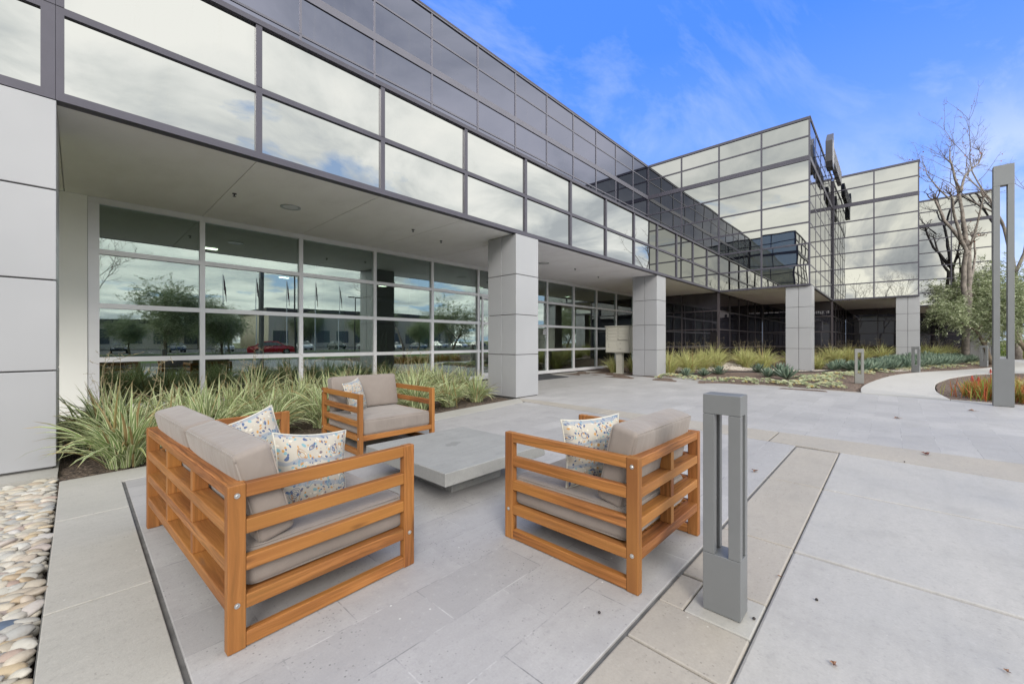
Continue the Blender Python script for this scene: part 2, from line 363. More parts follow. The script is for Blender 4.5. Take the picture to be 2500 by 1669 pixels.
# ------------------------------------------------------------------ mesh helpers
class MB:
    def __init__(s): s.v = []; s.f = []; s.uv = []; s.mi = []; s.tone = []; s.cur = 0
    def face(s, idx, uvs=None, tone=.5):
        s.f.append(tuple(idx)); s.uv.append(uvs or [(0, 0)]*len(idx)); s.mi.append(s.cur); s.tone.append(tone)
    def box(s, x0, x1, y0, y1, z0, z1, M4=None, uvoff=None):
        b = len(s.v)
        ps = [(x0, y0, z0), (x1, y0, z0), (x1, y1, z0), (x0, y1, z0), (x0, y0, z1), (x1, y0, z1), (x1, y1, z1), (x0, y1, z1)]
        if M4 is not None: pp = [tuple(M4 @ Vector(p)) for p in ps]
        else: pp = ps
        s.v += pp
        L = (x1-x0, y1-y0, z1-z0); ax = L.index(max(L))
        ou, ov = uvoff if uvoff else (rnd.random()*50, rnd.random()*50)
        for fc, nax in (((0, 3, 2, 1), 2), ((4, 5, 6, 7), 2), ((0, 1, 5, 4), 1), ((2, 3, 7, 6), 1), ((1, 2, 6, 5), 0), ((3, 0, 4, 7), 0)):
            others = [a for a in (0, 1, 2) if a != nax]
            ua = ax if ax in others else others[0]
            va = [a for a in others if a != ua][0]
            s.face([b+i for i in fc], [(ps[i][ua]+ou, ps[i][va]+ov+nax*.13) for i in fc])
        return s
    def prism(s, pts, z0, z1):
        """closed polygon in xy (ccw) extruded"""
        b = len(s.v); n = len(pts)
        s.v += [(x, y, z0) for x, y in pts] + [(x, y, z1) for x, y in pts]
        s.face([b+n+i for i in range(n)]); s.face([b+i for i in reversed(range(n))])
        for i in range(n):
            j = (i+1) % n
            s.face([b+i, b+j, b+n+j, b+n+i])
        return s
    def tube(s, p0, p1, r0, r1, n=8, cap=True):
        p0 = Vector(p0); p1 = Vector(p1); d = (p1-p0)
        if d.length < 1e-6: return s
        d.normalize(); a = Vector((0, 0, 1)) if abs(d.z) < .9 else Vector((1, 0, 0))
        u = d.cross(a).normalized(); w = d.cross(u)
        b = len(s.v)
        for p, r in ((p0, r0), (p1, r1)):
            for i in range(n):
                t = 2*math.pi*i/n; s.v.append(tuple(p+u*math.cos(t)*r+w*math.sin(t)*r))
        for i in range(n):
            j = (i+1) % n; s.face([b+i, b+n+i, b+n+j, b+j])
        if cap: s.face([b+i for i in range(n)]); s.face([b+n+i for i in reversed(range(n))])
        return s
    def path(s, pts, rads, n=8):
        b = len(s.v); k = len(pts); up = Vector((.31, .17, .93)).normalized()
        for q in range(k):
            p = Vector(pts[q]); d = (Vector(pts[min(q+1, k-1)])-Vector(pts[max(q-1, 0)])).normalized()
            u = d.cross(up)
            if u.length < .1: u = d.cross(Vector((1, 0, 0)))
            u.normalize(); w = d.cross(u)
            for i in range(n):
                t = 2*math.pi*i/n; s.v.append(tuple(p+(u*math.cos(t)+w*math.sin(t))*rads[q]))
        for q in range(k-1):
            for i in range(n):
                j = (i+1) % n; s.face([b+q*n+i, b+(q+1)*n+i, b+(q+1)*n+j, b+q*n+j])
        s.face([b+i for i in range(n)]); s.face([b+(k-1)*n+i for i in reversed(range(n))])
        return s
    def build(s, name, mats, parent=None, smooth=False, loc=None, bevel=0, seg=2):
        me = bpy.data.meshes.new(name)
        me.from_pydata(s.v, [], s.f)
        if not isinstance(mats, (list, tuple)): mats = [mats]
        for mm in mats: me.materials.append(M[mm] if isinstance(mm, str) else mm)
        uvl = me.uv_layers.new(name='UVMap')
        flat = [c for fu in s.uv for p in fu for c in p]
        uvl.data.foreach_set('uv', flat)
        me.polygons.foreach_set('material_index', s.mi)
        at = me.attributes.new('tone', 'FLOAT', 'FACE'); at.data.foreach_set('value', s.tone)
        if smooth: me.polygons.foreach_set('use_smooth', [True]*len(s.f))
        me.update()
        o = bpy.data.objects.new(name, me); col.objects.link(o)
        if parent: o.parent = parent
        if loc: o.location = loc
        if bevel:
            bv = o.modifiers.new('bevel', 'BEVEL'); bv.width = bevel; bv.segments = seg; bv.limit_method = 'ANGLE'
        return o
def mb(): return MB()
def tag(o, label=None, cat=None, group=None, kind=None):
    if label: o['label'] = label
    if cat: o['category'] = cat
    if group: o['group'] = group
    if kind: o['kind'] = kind
    return o
def empty(name, loc=(0, 0, 0), rz=0, label=None, cat=None, group=None):
    o = bpy.data.objects.new(name, None); o.empty_display_size = .2; col.objects.link(o)
    o.location = loc; o.rotation_euler = (0, 0, rz)
    return tag(o, label, cat, group)
def copy_tree(o, parent=None):
    c = o.copy(); col.objects.link(c)
    if parent: c.parent = parent
    for ch in [x for x in o.children]: copy_tree(ch, c)
    return c
def inst(me_obj, name, loc, rz=0, sc=1.0, parent=None, rx=0, ry=0):
    o = bpy.data.objects.new(name, me_obj.data); col.objects.link(o)
    o.location = loc; o.rotation_euler = (rx, ry, rz)
    o.scale = (sc, sc, sc) if not isinstance(sc, tuple) else sc
    if parent: o.parent = parent
    return o
ORD = ['first', 'second', 'third', 'fourth', 'fifth', 'sixth', 'seventh', 'eighth', 'ninth', 'tenth', 'eleventh', 'twelfth', 'thirteenth', 'fourteenth', 'fifteenth', 'sixteenth', 'seventeenth', 'eighteenth']
def sstep(a, b, x):
    t = max(0, min(1, (x-a)/(b-a))); return t*t*(3-2*t)

# ------------------------------------------------------------------ camera
cam = bpy.data.cameras.new('camera'); camo = bpy.data.objects.new('camera', cam); col.objects.link(camo)
cam.sensor_width = 36; cam.lens = 14.268; cam.clip_start = .05; cam.clip_end = 3000
camo.location = (0, 0, 1.3); camo.rotation_euler = (R(90), 0, R(-46.9))
scene.camera = camo

# ------------------------------------------------------------------ world
SUN_DIR = Vector((-.57, -.82, .60)).normalized()
sel = math.asin(SUN_DIR.z); srot = math.atan2(SUN_DIR.x, SUN_DIR.y)
w = bpy.data.worlds.new('World'); scene.world = w; w.use_nodes = True
nt = NT(w.node_tree); out = nt.add('ShaderNodeOutputWorld')
sky = nt.add('ShaderNodeTexSky', {'sky_type': 'NISHITA', 'sun_disc': False, 'sun_elevation': sel, 'sun_rotation': srot, 'air_density': 1.0, 'dust_density': .5, 'ozone_density': 2.0})
dirv = nt.add('ShaderNodeTexCoord').outputs['Generated']
sp = nt.add('ShaderNodeSeparateXYZ', None, _0=dirv)
# clear part: Nishita pushed to the photograph's deep saturated blue
zt = sp.outputs[2]
blue = nt.mix(1.0, sky.outputs[0], (.60, 1.0, 2.15, 1), 'MULTIPLY')
blue = nt.mix(.86, blue, nt.ramp(zt, [(0, (3.0, 3.6, 4.9)), (.16, (2.0, 2.85, 4.9)), (.32, (1.05, 2.0, 4.95)), (.56, (.42, 1.35, 4.9))]))
# project to a cloud deck
den = nt.math('ADD', nt.math('MAXIMUM', zt, 0.0), .12)
px = nt.math('DIVIDE', sp.outputs[0], den); py = nt.math('DIVIDE', sp.outputs[1], den)
pv = nt.add('ShaderNodeCombineXYZ', None, _0=px, _1=py, _2=0.0).outputs[0]
wis = nt.noise(nt.vmap(pv, (.55, 1.5, 1), rot=(0, 0, .9)), 1.1, 10, .62, .6)
wis2 = nt.noise(nt.vmap(pv, loc=(3.1, 1.7, 0)), .55, 3, .5)
wf = nt.math('MULTIPLY', nt.rng(wis.outputs[0], .48, .72), nt.rng(wis2.outputs[0], .40, .55))
wf = nt.math('MULTIPLY', wf, nt.rng(zt, .03, .45, 1.0, .5))
wf = nt.math('MAXIMUM', wf, nt.math('MULTIPLY', nt.math('MULTIPLY', nt.rng(wis.outputs[0], .38, .60), nt.rng(sp.outputs[1], .42, .05)), nt.rng(zt, .42, .24, 0, .62)))
clear = nt.mix(wf, blue, (4.6, 4.9, 5.5, 1))
# heavy broken cloud on the camera's side of the sky
deck = nt.noise(nt.vmap(pv, loc=(1.3, 5.2, 0)), 1.15, 12, .56, .35)
shade = nt.noise(nt.vmap(pv, loc=(7.3, 2.2, 0)), 1.7, 9, .56, .45)
shade2 = nt.noise(nt.vmap(pv, loc=(2.3, 9.2, 0)), .5, 4, .5)
sh = nt.math('ADD', nt.math('MULTIPLY', shade.outputs[0], .62), nt.math('MULTIPLY', shade2.outputs[0], .38))
cc = nt.ramp(sh, [(.40, (4.6, 4.85, 5.1)), (.455, (6.0, 6.2, 6.3)), (.50, (7.4, 7.5, 7.3)), (.555, (9.0, 8.95, 8.6)), (.62, (10.0, 9.8, 9.3))])
gap = nt.rng(deck.outputs[0], .375, .43)
gapblue = nt.mix(.6, blue, (4.6, 6.0, 7.4, 1))
cloudy = nt.mix(gap, gapblue, cc)
# darker, layered cloud with bright breaks low in the west (-X)
lay = nt.noise(nt.vmap(nt.add('ShaderNodeCombineXYZ', None, _0=px, _1=py, _2=nt.math('MULTIPLY', zt, 3.0)).outputs[0], (.35, .9, 1), loc=(4, 0, 0)), 1.0, 9, .6, .5)
west = nt.math('MULTIPLY', nt.rng(nt.math('MULTIPLY', sp.outputs[0], -1.0), .75, .93, smooth=True), nt.rng(zt, .35, .12, 0, 1))
wc = nt.ramp(lay.outputs[0], [(.42, (4.0, 4.15, 4.4)), (.475, (6.2, 6.3, 6.3)), (.515, (9.2, 9.0, 8.4)), (.56, (14.5, 13.9, 12.0))])
cloudy = nt.mix(nt.math('MULTIPLY', west, .85), cloudy, wc)
# azimuth mask
hl = nt.math('SQRT', nt.math('ADD', nt.math('MULTIPLY', sp.outputs[0], sp.outputs[0]), nt.math('MULTIPLY', sp.outputs[1], sp.outputs[1])))
ca, sa = math.cos(R(40)), math.sin(R(40))
dt = nt.math('DIVIDE', nt.math('ADD', nt.math('MULTIPLY', sp.outputs[0], ca), nt.math('MULTIPLY', sp.outputs[1], sa)), nt.math('MAXIMUM', hl, .05))
dt = nt.math('ADD', dt, nt.math('MULTIPLY', nt.math('SUBTRACT', deck.outputs[0], .5), .12))
mask = nt.rng(dt, .55, .66, 1, 0, True)
up = nt.rng(zt, .72, .85)
mask = nt.math('MAXIMUM', mask, nt.math('MULTIPLY', up, .6))
skyc = nt.mix(mask, clear, cloudy)
bg = nt.add('ShaderNodeBackground', None, Color=skyc, Strength=.13)
nt.set(out, 0, bg)

sun = bpy.data.lights.new('sun', 'SUN'); sun.energy = 1.7; sun.angle = R(24); sun.color = (1.0, .95, .87)
suno = bpy.data.objects.new('sun', sun); col.objects.link(suno)
suno.rotation_euler = (-SUN_DIR).to_track_quat('-Z', 'Y').to_euler()

scene.view_settings.view_transform = 'Standard'; scene.view_settings.look = 'None'
scene.view_settings.exposure = 0.76; scene.view_settings.gamma = 1.0
scene.render.engine = 'CYCLES'
cy = scene.cycles
cy.max_bounces = 10; cy.glossy_bounces = 8; cy.transparent_max_bounces = 16; cy.diffuse_bounces = 6; cy.transmission_bounces = 6
cy.caustics_reflective = False; cy.caustics_refractive = False

# ------------------------------------------------------------------ ground
GZ = -.05
def sheet(name, x0, x1, y0, y1, z, mt, nx=1, ny=1, hf=None, kind='structure'):
    b = mb()
    for j in range(ny+1):
        for i in range(nx+1):
            x = x0+(x1-x0)*i/nx; y = y0+(y1-y0)*j/ny
            b.v.append((x, y, z+(hf(x, y) if hf else 0)))
    for j in range(ny):
        for i in range(nx):
            a = j*(nx+1)+i; b.face([a, a+1, a+nx+2, a+nx+1])
    o = b.build(name, mt, smooth=hf is not None); o['kind'] = kind; return o
sheet('ground', -900, 1500, -1100, 900, -.30, 'field')

def pathL(x):  # left (building) edge of the curving path
    pts = [(13.4, .57), (15.45, .63), (18.0, .45), (21.75, -.06), (24.7, -.89), (27.9, -2.28), (31.9, -3.73), (38, -5.2), (45, -6.0), (60, -6.6), (90, -6.6)]
    for (a, ya), (b_, yb) in zip(pts, pts[1:]):
        if a <= x <= b_: return ya+(yb-ya)*(x-a)/(b_-a)
    return pts[-1][1] if x > 60 else pts[0][1]
def bed_h(x, y):
    e = y-pathL(max(x, 13.5))
    if e < 0: return -.25
    a = sstep(0, 1.0, e)
    h = .27*sstep(2.8, 6.2, y)*sstep(15.5, 20.5, x)+.34*sstep(23, 33, x)*sstep(.2, 3.0, e)
    return min(.38, h)-.03+.03*a+.018*noise.noise(Vector((x*1.3, y*1.3, 0)))
sheet('planting_bed', 13.3, 62, -9, 12, 0, 'mulch', 240, 110, bed_h)
sheet('planter_soil', -.14, 7.2, 5.2, 10.1, -.03, 'soil', 40, 30, lambda x, y: .02*noise.noise(Vector((x*3, y*3, 0))))

def slabs(name, polys, z1, mt, thick=.12, bev=.004):
    b = mb()
    for p in polys: b.prism(p, z1-thick, z1)
    o = b.build(name, mt); o['kind'] = 'structure'
    bv = o.modifiers.new('bevel', 'BEVEL'); bv.width = bev; bv.segments = 2; bv.limit_method = 'ANGLE'
    return o
# joint fill under everything paved
jb = mb(); jb.prism([(-.12, -14), (30, -14), (30, -8), (13.2, -8), (13.2, 6.3), (14.6, 6.4), (14.6, 10.05), (6.9, 10.05), (6.9, 6.3), (-.12, 5.7)], -.2, -.012)
o = jb.build('joint_bed', 'joint_dark'); o['kind'] = 'structure'
# patio of grey stone
def farx(y): # far edge of patio, slightly skewed
    return 5.98+(6.70-5.98)*((y+.9)/6.84)
slabs('patio_paving', [[(.297, .882), (farx(.885)-.01, .882), (farx(5.80)-.02, 5.82), (3.92, 5.50), (.30, 5.245)]], 0, 'stone_paver')
# left concrete band, split by joints
g = .006
lb = []
ys = [-3.0, -1.47, 0.0, 1.47, 2.94, 4.41]
for a, b_ in zip(ys, ys[1:]): lb.append([(-.115, a+g), (.276, a+g), (.276, b_-g), (-.115, b_-g)])
lb.append([(-.115, 4.41+g), (.276, 4.41+g), (.276, 5.256), (2.3, 5.405), (2.3, 5.86), (-.12, 5.66)])
lb.append([(2.31, 5.406), (4.6, 5.573), (4.6, 6.06), (2.31, 5.863)])
lb.append([(4.61, 5.574), (6.60, 5.845), (6.95, 6.30), (4.61, 6.065)])
slabs('concrete_band', lb, .002, 'concrete_curb')
# right band between patio and slab
rb = []
for a, b_ in ((-.5, .55), (.56, 1.65), (1.66, 1.995), (2.32, 3.065), (3.075, 4.5), (4.51, 6.06)):
    rb.append([(a, .452), (b_, .452), (b_+.01, .861), (a+.01, .861)])
rb.append([(2.005, .742), (2.31, .742), (2.31, .861), (2.005, .861)])
slabs('concrete_band', rb, .003, 'concrete_band', bev=.008)
slabs('lamp_footing', [[(2.003, .452), (2.312, .452), (2.312, .735), (2.003, .735)]], .003, 'concrete_curb', bev=.006)
# far band
def wx(y): return 7.02+(6.88-7.02)*((y-6.3)/(-7.3))
fb = []
for a, b_ in ((-12, -8), (-8, -4), (-4, -1.9), (-1.9, 1.18), (1.19, 3.9), (3.91, 6.28)):
    fb.append([(farx(a)+.008, a+.005), (wx(a)-.006, a+.005), (wx(b_)-.006, b_-.005), (farx(b_)+.008, b_-.005)])
slabs('concrete_band', fb, .001, 'concrete_band')
# light concrete slabs on the right
ls = []
xs = [-1.4, .1, 1.56, 3.03, 4.49]
for ya, yb in ((-2.4, .445), (-5.3, -2.41), (-9, -5.31)):
    for a, b_ in zip(xs, xs[1:]): ls.append([(a+.010, ya), (b_-.010, ya), (b_-.010, yb), (a+.010, yb)])
    ls.append([(4.498, ya), (farx(ya)-.008, ya), (farx(yb)-.008, yb), (4.498, yb)])
slabs('concrete_slab', ls, .004, 'concrete_light', bev=.012)
# entrance walk of stone pavers and its pale kerb strip
slabs('walkway_paving', [[(wx(-12)+.006, -12), (12.6, -12), (12.85, -4.5), (13.0, -2.0), (13.22, -.96), (13.52, .57), (13.95, 3.2), (14.64, 6.33), (14.64, 9.4), (7.0, 9.4), (wx(6.28)+.006, 6.28)]], 0, 'stone_paver_walk')
slabs('walkway_edge', [[(13.23, -.95), (13.48, -.96), (13.75, .56), (13.54, .57)], [(13.55, .58), (13.76, .57), (14.2, 3.2), (15.3, 6.36), (14.66, 6.33), (13.97, 3.2)],
                       [(13.01, -2.0), (13.26, -2.0), (13.48, -.97), (13.23, -.96)], [(12.87, -4.5), (13.12, -4.5), (13.26, -2.01), (13.01, -2.01)], [(12.61, -12), (12.9, -12), (13.12, -4.51), (12.87, -4.51)],
                       [(7.0, 9.41), (16.6, 9.41), (18.4, 10.04), (7.0, 10.04)]], .004, 'concrete_curb')
# curving path
L = [(13.77, .575), (15.45, .63), (18.0, .45), (21.75, -.06), (24.7, -.89), (27.9, -2.28), (31.9, -3.73), (38, -5.2), (45, -6.0), (60, -6.6)]
Rr = [(60, -7.2), (46, -7.2), (39, -8.3), (33, -8.0), (29, -6.0), (27.2, -4.6), (26.3, -3.5), (24.2, -2.35), (21.2, -1.5), (18.6, -1.05), (16.7, -.90), (15.2, -.86), (13.49, -.97)]
def smooth_poly(p):
    r = []
    for i in range(len(p)-1):
        p0 = Vector(p[max(i-1, 0)]); p1 = Vector(p[i]); p2 = Vector(p[i+1]); p3 = Vector(p[min(i+2, len(p)-1)])
        for k in range(5):
            t = k/5; r.append(tuple(.5*((2*p1)+(-p0+p2)*t+(2*p0-5*p1+4*p2-p3)*t*t+(-p0+3*p1-3*p2+p3)*t*t*t)))
    r.append(p[-1]); return r
slabs('path', [smooth_poly(Rr)[::1]+smooth_poly(L)][:1], .006, 'concrete_path', bev=.01)
# flower bed right of the path
def fb_h(x, y): return .10*sstep(0, 1.2, min(x-13.2, 27.0-x, -.6-y))+.02*noise.noise(Vector((x*1.5, y*1.5, 3)))-.035
bpts = [(13.28, -2.0), (13.49, -.985), (15.2, -.88), (16.7, -.92), (18.6, -1.07), (21.2, -1.52), (24.2, -2.37), (26.28, -3.52), (27.15, -4.65), (28.9, -6.1), (32.9, -8.1), (37.9, -8.5), (37.9, -14), (13, -14), (13.13, -4.5)]
b = mb(); b.prism([p for p in bpts[::-1]], -.1, -.004); o = b.build('flower_bed', 'mulch'); o['kind'] = 'structure'
# lawn, street and car park on the camera's side (seen in the glass)
sheet('lawn', -120, 140, -26, -12.1, -.06, 'lawn')
sheet('road', -160, 180, -40, -26.2, -.09, 'asphalt')
sheet('lawn_strip', -160, 180, -44, -40.1, -.05, 'lawn')
sheet('car_park', -160, 180, -88, -44.1, -.08, 'asphalt')
b = mb()
for i in range(40): b.box(-60+i*2.9, -59.88+i*2.9, -57, -52, -.076, -.072)
o = b.build('parking_lines', 'road_line'); o['kind'] = 'structure'
b = mb(); b.prism([(-14, -12), (-.13, -12), (-.13, 5.8), (-14, 5.8)], -.3, -.07); o = b.build('pebble_bed', 'soil'); o['kind'] = 'structure'

exec_parts = []
# ------------------------------------------------------------------ office building
building = empty('office_building', (0, 0, 0), 0, 'long office building of mirrored glass on grey piers, stepping out towards the right', 'office building')
ROWS = [3.83, 4.76, 5.69, 6.62, 7.55, 8.48]
pane_cache = {}
def pane(w_, h_, mt, parent, loc, rz, t=.012, tilt=.05):
    key = (round(w_, 3), round(h_, 3), mt)
    if key not in pane_cache:
        b = mb(); b.box(-w_/2, w_/2, 0, t, -h_/2, h_/2)
        me = b.build('window_pane', mt).data
        pane_cache[key] = me
        o = [x for x in bpy.data.objects if x.data == me][0]
    else:
        o = bpy.data.objects.new('window_pane', pane_cache[key]); col.objects.link(o)
    o.parent = parent; o.location = loc
    o.rotation_euler = (R(rnd.gauss(0, tilt)), 0, rz+R(rnd.gauss(0, tilt)))
    return o
def wall_frame(name, p0, p1, xs, zs, parent, fmat, gmat, fw=.06, dep=.09, out=.03, thick=None, tilt=.05, ends=(.06, .06), bottom=None, top=None):
    """curtain wall from p0 to p1 seen from its right-hand-normal side; xs = mullion distances; zs = rail heights.
       local frame: x along the wall, -y outwards. thick = {index of rail: (z0,z1)} spandrel bands"""
    d = Vector((p1[0]-p0[0], p1[1]-p0[1])); ang = math.atan2(d.y, d.x)
    root = mb(); thick = thick or {}
    Lx = d.length
    def span(i):
        if i in thick: return thick[i]
        f = fw
        if i == 0 and bottom: f = bottom
        if i == len(zs)-1 and top: f = top
        if i == 0: return (zs[0]-.0, zs[0]+f)
        if i == len(zs)-1: return (zs[-1]-f, zs[-1])
        return (zs[i]-fw/2, zs[i]+fw/2)
    for i in range(len(zs)):
        a, b_ = span(i)
        o_ = out+.012 if (i in (0, len(zs)-1)) else out-.006
        if i in thick: o_ = out+.006
        root.box(0, Lx, -o_, dep-.001*i, a, b_)
    for k, x in enumerate(xs):
        e = fw*1.0
        if k == 0: xa, xb = x, x+ends[0]
        elif k == len(xs)-1: xa, xb = x-ends[1], x
        else: xa, xb = x-e/2, x+e/2
        for i in range(len(zs)-1):
            root.box(xa, xb, -out, dep-.02, span(i)[1], span(i+1)[0])
    fo = root.build(name, fmat, parent)
    fo.location = (p0[0], p0[1], 0); fo.rotation_euler = (0, 0, ang)
    for k in range(len(xs)-1):
        for i in range(len(zs)-1):
            za, zb = span(i)[1]-.012, span(i+1)[0]+.012
            xa, xb = xs[k]+fw*.3, xs[k+1]-fw*.3
            gm = gmat(k, i) if callable(gmat) else gmat
            pane(xb-xa, zb-za, gm, fo, ((xa+xb)/2, .004, (za+zb)/2), 0, tilt=tilt)
    return fo
MOD = 1.85
def mods(a, b_, step=MOD, first=None):
    n = round((b_-a)/step); return [i*(b_-a)/n for i in range(n+1)]
XB0 = -.16-MOD*4
bx = [.11*0+MOD*k for k in range(0, 13)]
# low projecting band over the arcade
wall_frame('curtain_wall', (-.16, 6.35), (22.04, 6.35), bx, [3.80, 4.75, 5.70], building, 'frame_dark', 'mirror_bright', fw=.075, out=.035, bottom=.09, top=.07, tilt=.06)
LR = [3.80, 4.75, 5.70, 6.62, 7.55, 8.45, 9.43, 10.40, 11.18]
wall_frame('curtain_wall', (XB0, 6.35), (-.163, 6.35), [MOD*k for k in range(5)][:-1]+[-.163-XB0], LR, building, 'frame_dark', 'mirror_bright', fw=.075, out=.035, bottom=.09, top=.07, thick={6: (9.32, 9.53)}, tilt=.06, ends=(.06, .10))
wall_frame('curtain_wall', (-.16, 6.39), (-.16, 10.03), [0, 1.82, 3.64], [5.72, 6.62, 7.55, 8.45, 9.43, 10.40, 11.18], building, 'frame_dark', 'mirror_light', fw=.065, out=.03, top=.06, thick={4: (9.32, 9.53)}, tilt=.06)
# upper wall set back behind the low roof
XU0 = -.16-MOD*4
wall_frame('curtain_wall', (-.12, 10.07), (22.02, 10.07), [0]+[MOD*k-.04 for k in range(1, 13)], [5.72, 6.62, 7.55, 8.45, 9.43, 10.40, 11.18], building, 'frame_mid', 'mirror_upper', fw=.05, out=.02, top=.05, thick={4: (9.33, 9.53)}, tilt=.04)
WR = [3.80, 4.72, 5.65, 6.58, 7.51, 8.44, 9.42, 10.38, 11.18]
SP = {6: (9.32, 9.53)}
def wing(p0, p1, n, gm='mirror_wing', tilt=.09, out=.03):
    Ld = math.hypot(p1[0]-p0[0], p1[1]-p0[1])
    return wall_frame('curtain_wall', p0, p1, [Ld*i/n for i in range(n+1)], WR, building, 'frame_dark', gm, fw=.065, out=out, bottom=.08, top=.06, thick=SP, tilt=tilt, ends=(.05, .05))
wing((22.0, 10.05), (22.0, 2.63), 4)
wing((22.045, 2.63), (31.26, 2.63), 5, out=.007, tilt=.04)
wing((31.3, 2.59), (31.3, -1.09), 2)
wing((31.345, -1.09), (40.56, -1.09), 5, out=.007, tilt=.04)
wing((40.6, -1.13), (40.6, -4.79), 2)
wing((40.645, -4.79), (59, -4.79), 10, tilt=.05)
# solid bodies behind the mirrors, roofs and copings
b = mb()
b.box(-.05, 21.9, 6.45, 10.0, 5.60, 5.68); b.box(XB0, 21.9, 10.18, 24, 5.7, 11.1); b.box(XB0, -.27, 6.46, 10.17, 3.95, 11.1)
b.box(22.1, 60, 10.2, 24, 3.86, 11.1); b.box(22.12, 60, 2.74, 10.19, 3.86, 11.12); b.box(31.42, 60, -.98, 2.73, 3.86, 11.12); b.box(40.72, 60, -4.68, -.985, 3.86, 11.12)
b.build('roof', 'roofing', building)
b = mb()
for p in ((-.1, 21.95, 10.03, 10.2), (XB0, -.11, 6.31, 6.48), (-.28, -.12, 6.49, 10.2), (21.96, 22.13, 2.6, 10.02), (22.14, 31.3, 2.6, 2.76), (31.27, 31.43, -1.12, 2.59), (31.44, 40.6, -1.12, -.96), (40.57, 40.73, -4.82, -1.13), (40.74, 60, -4.82, -4.66)):
    b.box(p[0], p[1], p[2], p[3], 11.182, 11.235)
b.build('roof_coping', 'frame_dark', building)
# soffits in panels with open joints
b = mb(); gj = .006
xk = [-.16+MOD*k for k in range(-4, 13)]
for a, c_ in zip(xk, xk[1:]): b.box(a+gj, c_-gj, 6.44, 10.06, 3.80, 3.85)
b.box(XB0, 22, 6.44, 10.06, 3.852, 3.90)
for k in range(5): b.box(22.1+1.86*k+gj, 22.1+1.86*(k+1)-gj, 2.72, 6.34, 3.79, 3.85)
b.box(22.1, 31.4, 2.72, 6.34, 3.852, 3.9)
for k in range(5): b.box(31.4+1.86*k+gj, 31.4+1.86*(k+1)-gj, -1.0, 2.62, 3.79, 3.85)
b.box(31.4, 40.7, -1.0, 2.62, 3.852, 3.9)
for k in range(5): b.box(40.7+1.86*k+gj, 40.7+1.86*(k+1)-gj, -4.7, -1.1, 3.79, 3.85)
b.box(40.7, 50, -4.7, -1.1, 3.852, 3.9)
b.build('soffit', 'soffit', building)
# lobby glazing
xs = [-.25+.36]+[(-.16+MOD*k) for k in range(1, 13)]
lx0 = xs[0]
wall_frame('shopfront_glazing', (lx0, 10.07), (22.0, 10.07), [x-lx0 for x in xs], [.05, .99, 1.93, 2.87, 3.795], building, 'frame_silver', 'glass_lobby', fw=.085, out=.05, dep=.08, bottom=.12, top=.10, tilt=.05, ends=(.14, .06))
b = mb(); b.box(-.28, lx0-.004, 10.0, 10.12, 0, 3.79); b.build('jamb_panel', 'white_paint', building)
b = mb(); b.box(-7, -.29, 10.08, 10.16, 0, 3.79)
for z_ in (.9, 1.85, 2.8): b.box(-7, -.29, 10.04, 10.079, z_-.03, z_+.03)
b.box(-.36, -.29, 10.0, 10.079, 0, 3.79)
b.build('side_glazing', ['frame_bronze'], building)
# dark ground floor glazing
DR = [.12, 1.0, 1.93, 2.87, 3.785]
def dark(p0, p1, n, o_=.02):
    Ld = math.hypot(p1[0]-p0[0], p1[1]-p0[1])
    return wall_frame('dark_glazing', p0, p1, [Ld*i/n for i in range(n+1)], DR, building, 'frame_bronze', 'glass_dark', fw=.055, out=.025, tilt=.10, ends=(.07, .07))
dark((22.0, 10.0), (22.0, 6.35), 2); dark((22.03, 6.35), (31.27, 6.35), 5); dark((31.3, 6.32), (31.3, 2.63), 2)
dark((31.33, 2.63), (40.57, 2.63), 5); dark((40.6, 2.60), (40.6, -1.09), 2); dark((40.63, -1.09), (49.87, -1.09), 5); dark((49.9, -1.12), (49.9, -4.7), 2)
# lobby behind the glass
b = mb(); b.box(.2, 21.9, 10.25, 21, -.05, .03); b.build('lobby_floor', 'lobby_floor', building)
b = mb(); b.box(-.2, 21.9, 10.25, 21, 3.6, 3.7); b.build('lobby_ceiling', 'lobby_ceiling', building)
b = mb(); b.box(-.3, -.1, 10.2, 21, 0, 3.6); b.box(-.1, 21.9, 21, 21.2, 0, 3.6); b.box(14.2, 14.35, 15, 21, 0, 3.6); b.box(21.75, 21.9, 10.2, 20.9, 0, 3.6); b.build('lobby_wall', 'lobby_wall', building)
b = mb(); b.box(6.6, 6.8, 13.5, 20.9, .03, 3.0); b.box(9.8, 10.0, 16.5, 20.9, .03, 2.6); b.build('lobby_partition', 'lobby_wood', building)
for x, y in ((5.2, 12.4), (8.2, 12.0), (9.4, 13.4), (16.0, 12.6)):
    b = mb(); b.box(x-.3, x+.3, y-.3, y+.3, .03, 3.598); b.build('lobby_pillar', 'lobby_green', building)
mlt, ntl, outl = material('lobby_lamp'); ntl.set(outl, 0, ntl.add('ShaderNodeEmission', None, Color=(1, .93, .8, 1), Strength=6.0))
for x, y in ((2.2, 12.2), (5.0, 15.8), (8.5, 15.2), (11.5, 12.6), (13.2, 14.5), (17.0, 12.0), (18.6, 14.6)):
    b = mb(); b.box(x-.15, x+.15, y-.05, y+.05, 3.57, 3.598); b.build('lobby_light', 'lobby_lamp', building)
# glass doors of the entrance behind the first pier
b = mb()
for x in (9.2, 10.13):
    b.box(x, x+.06, 9.97, 10.01, .14, 2.82); b.box(x+.84, x+.90, 9.97, 10.01, .14, 2.82)
    b.box(x+.06, x+.84, 9.97, 10.01, .14, .26); b.box(x+.06, x+.84, 9.97, 10.01, 2.74, 2.82)
b.build('entrance_door', 'frame_silver', building)
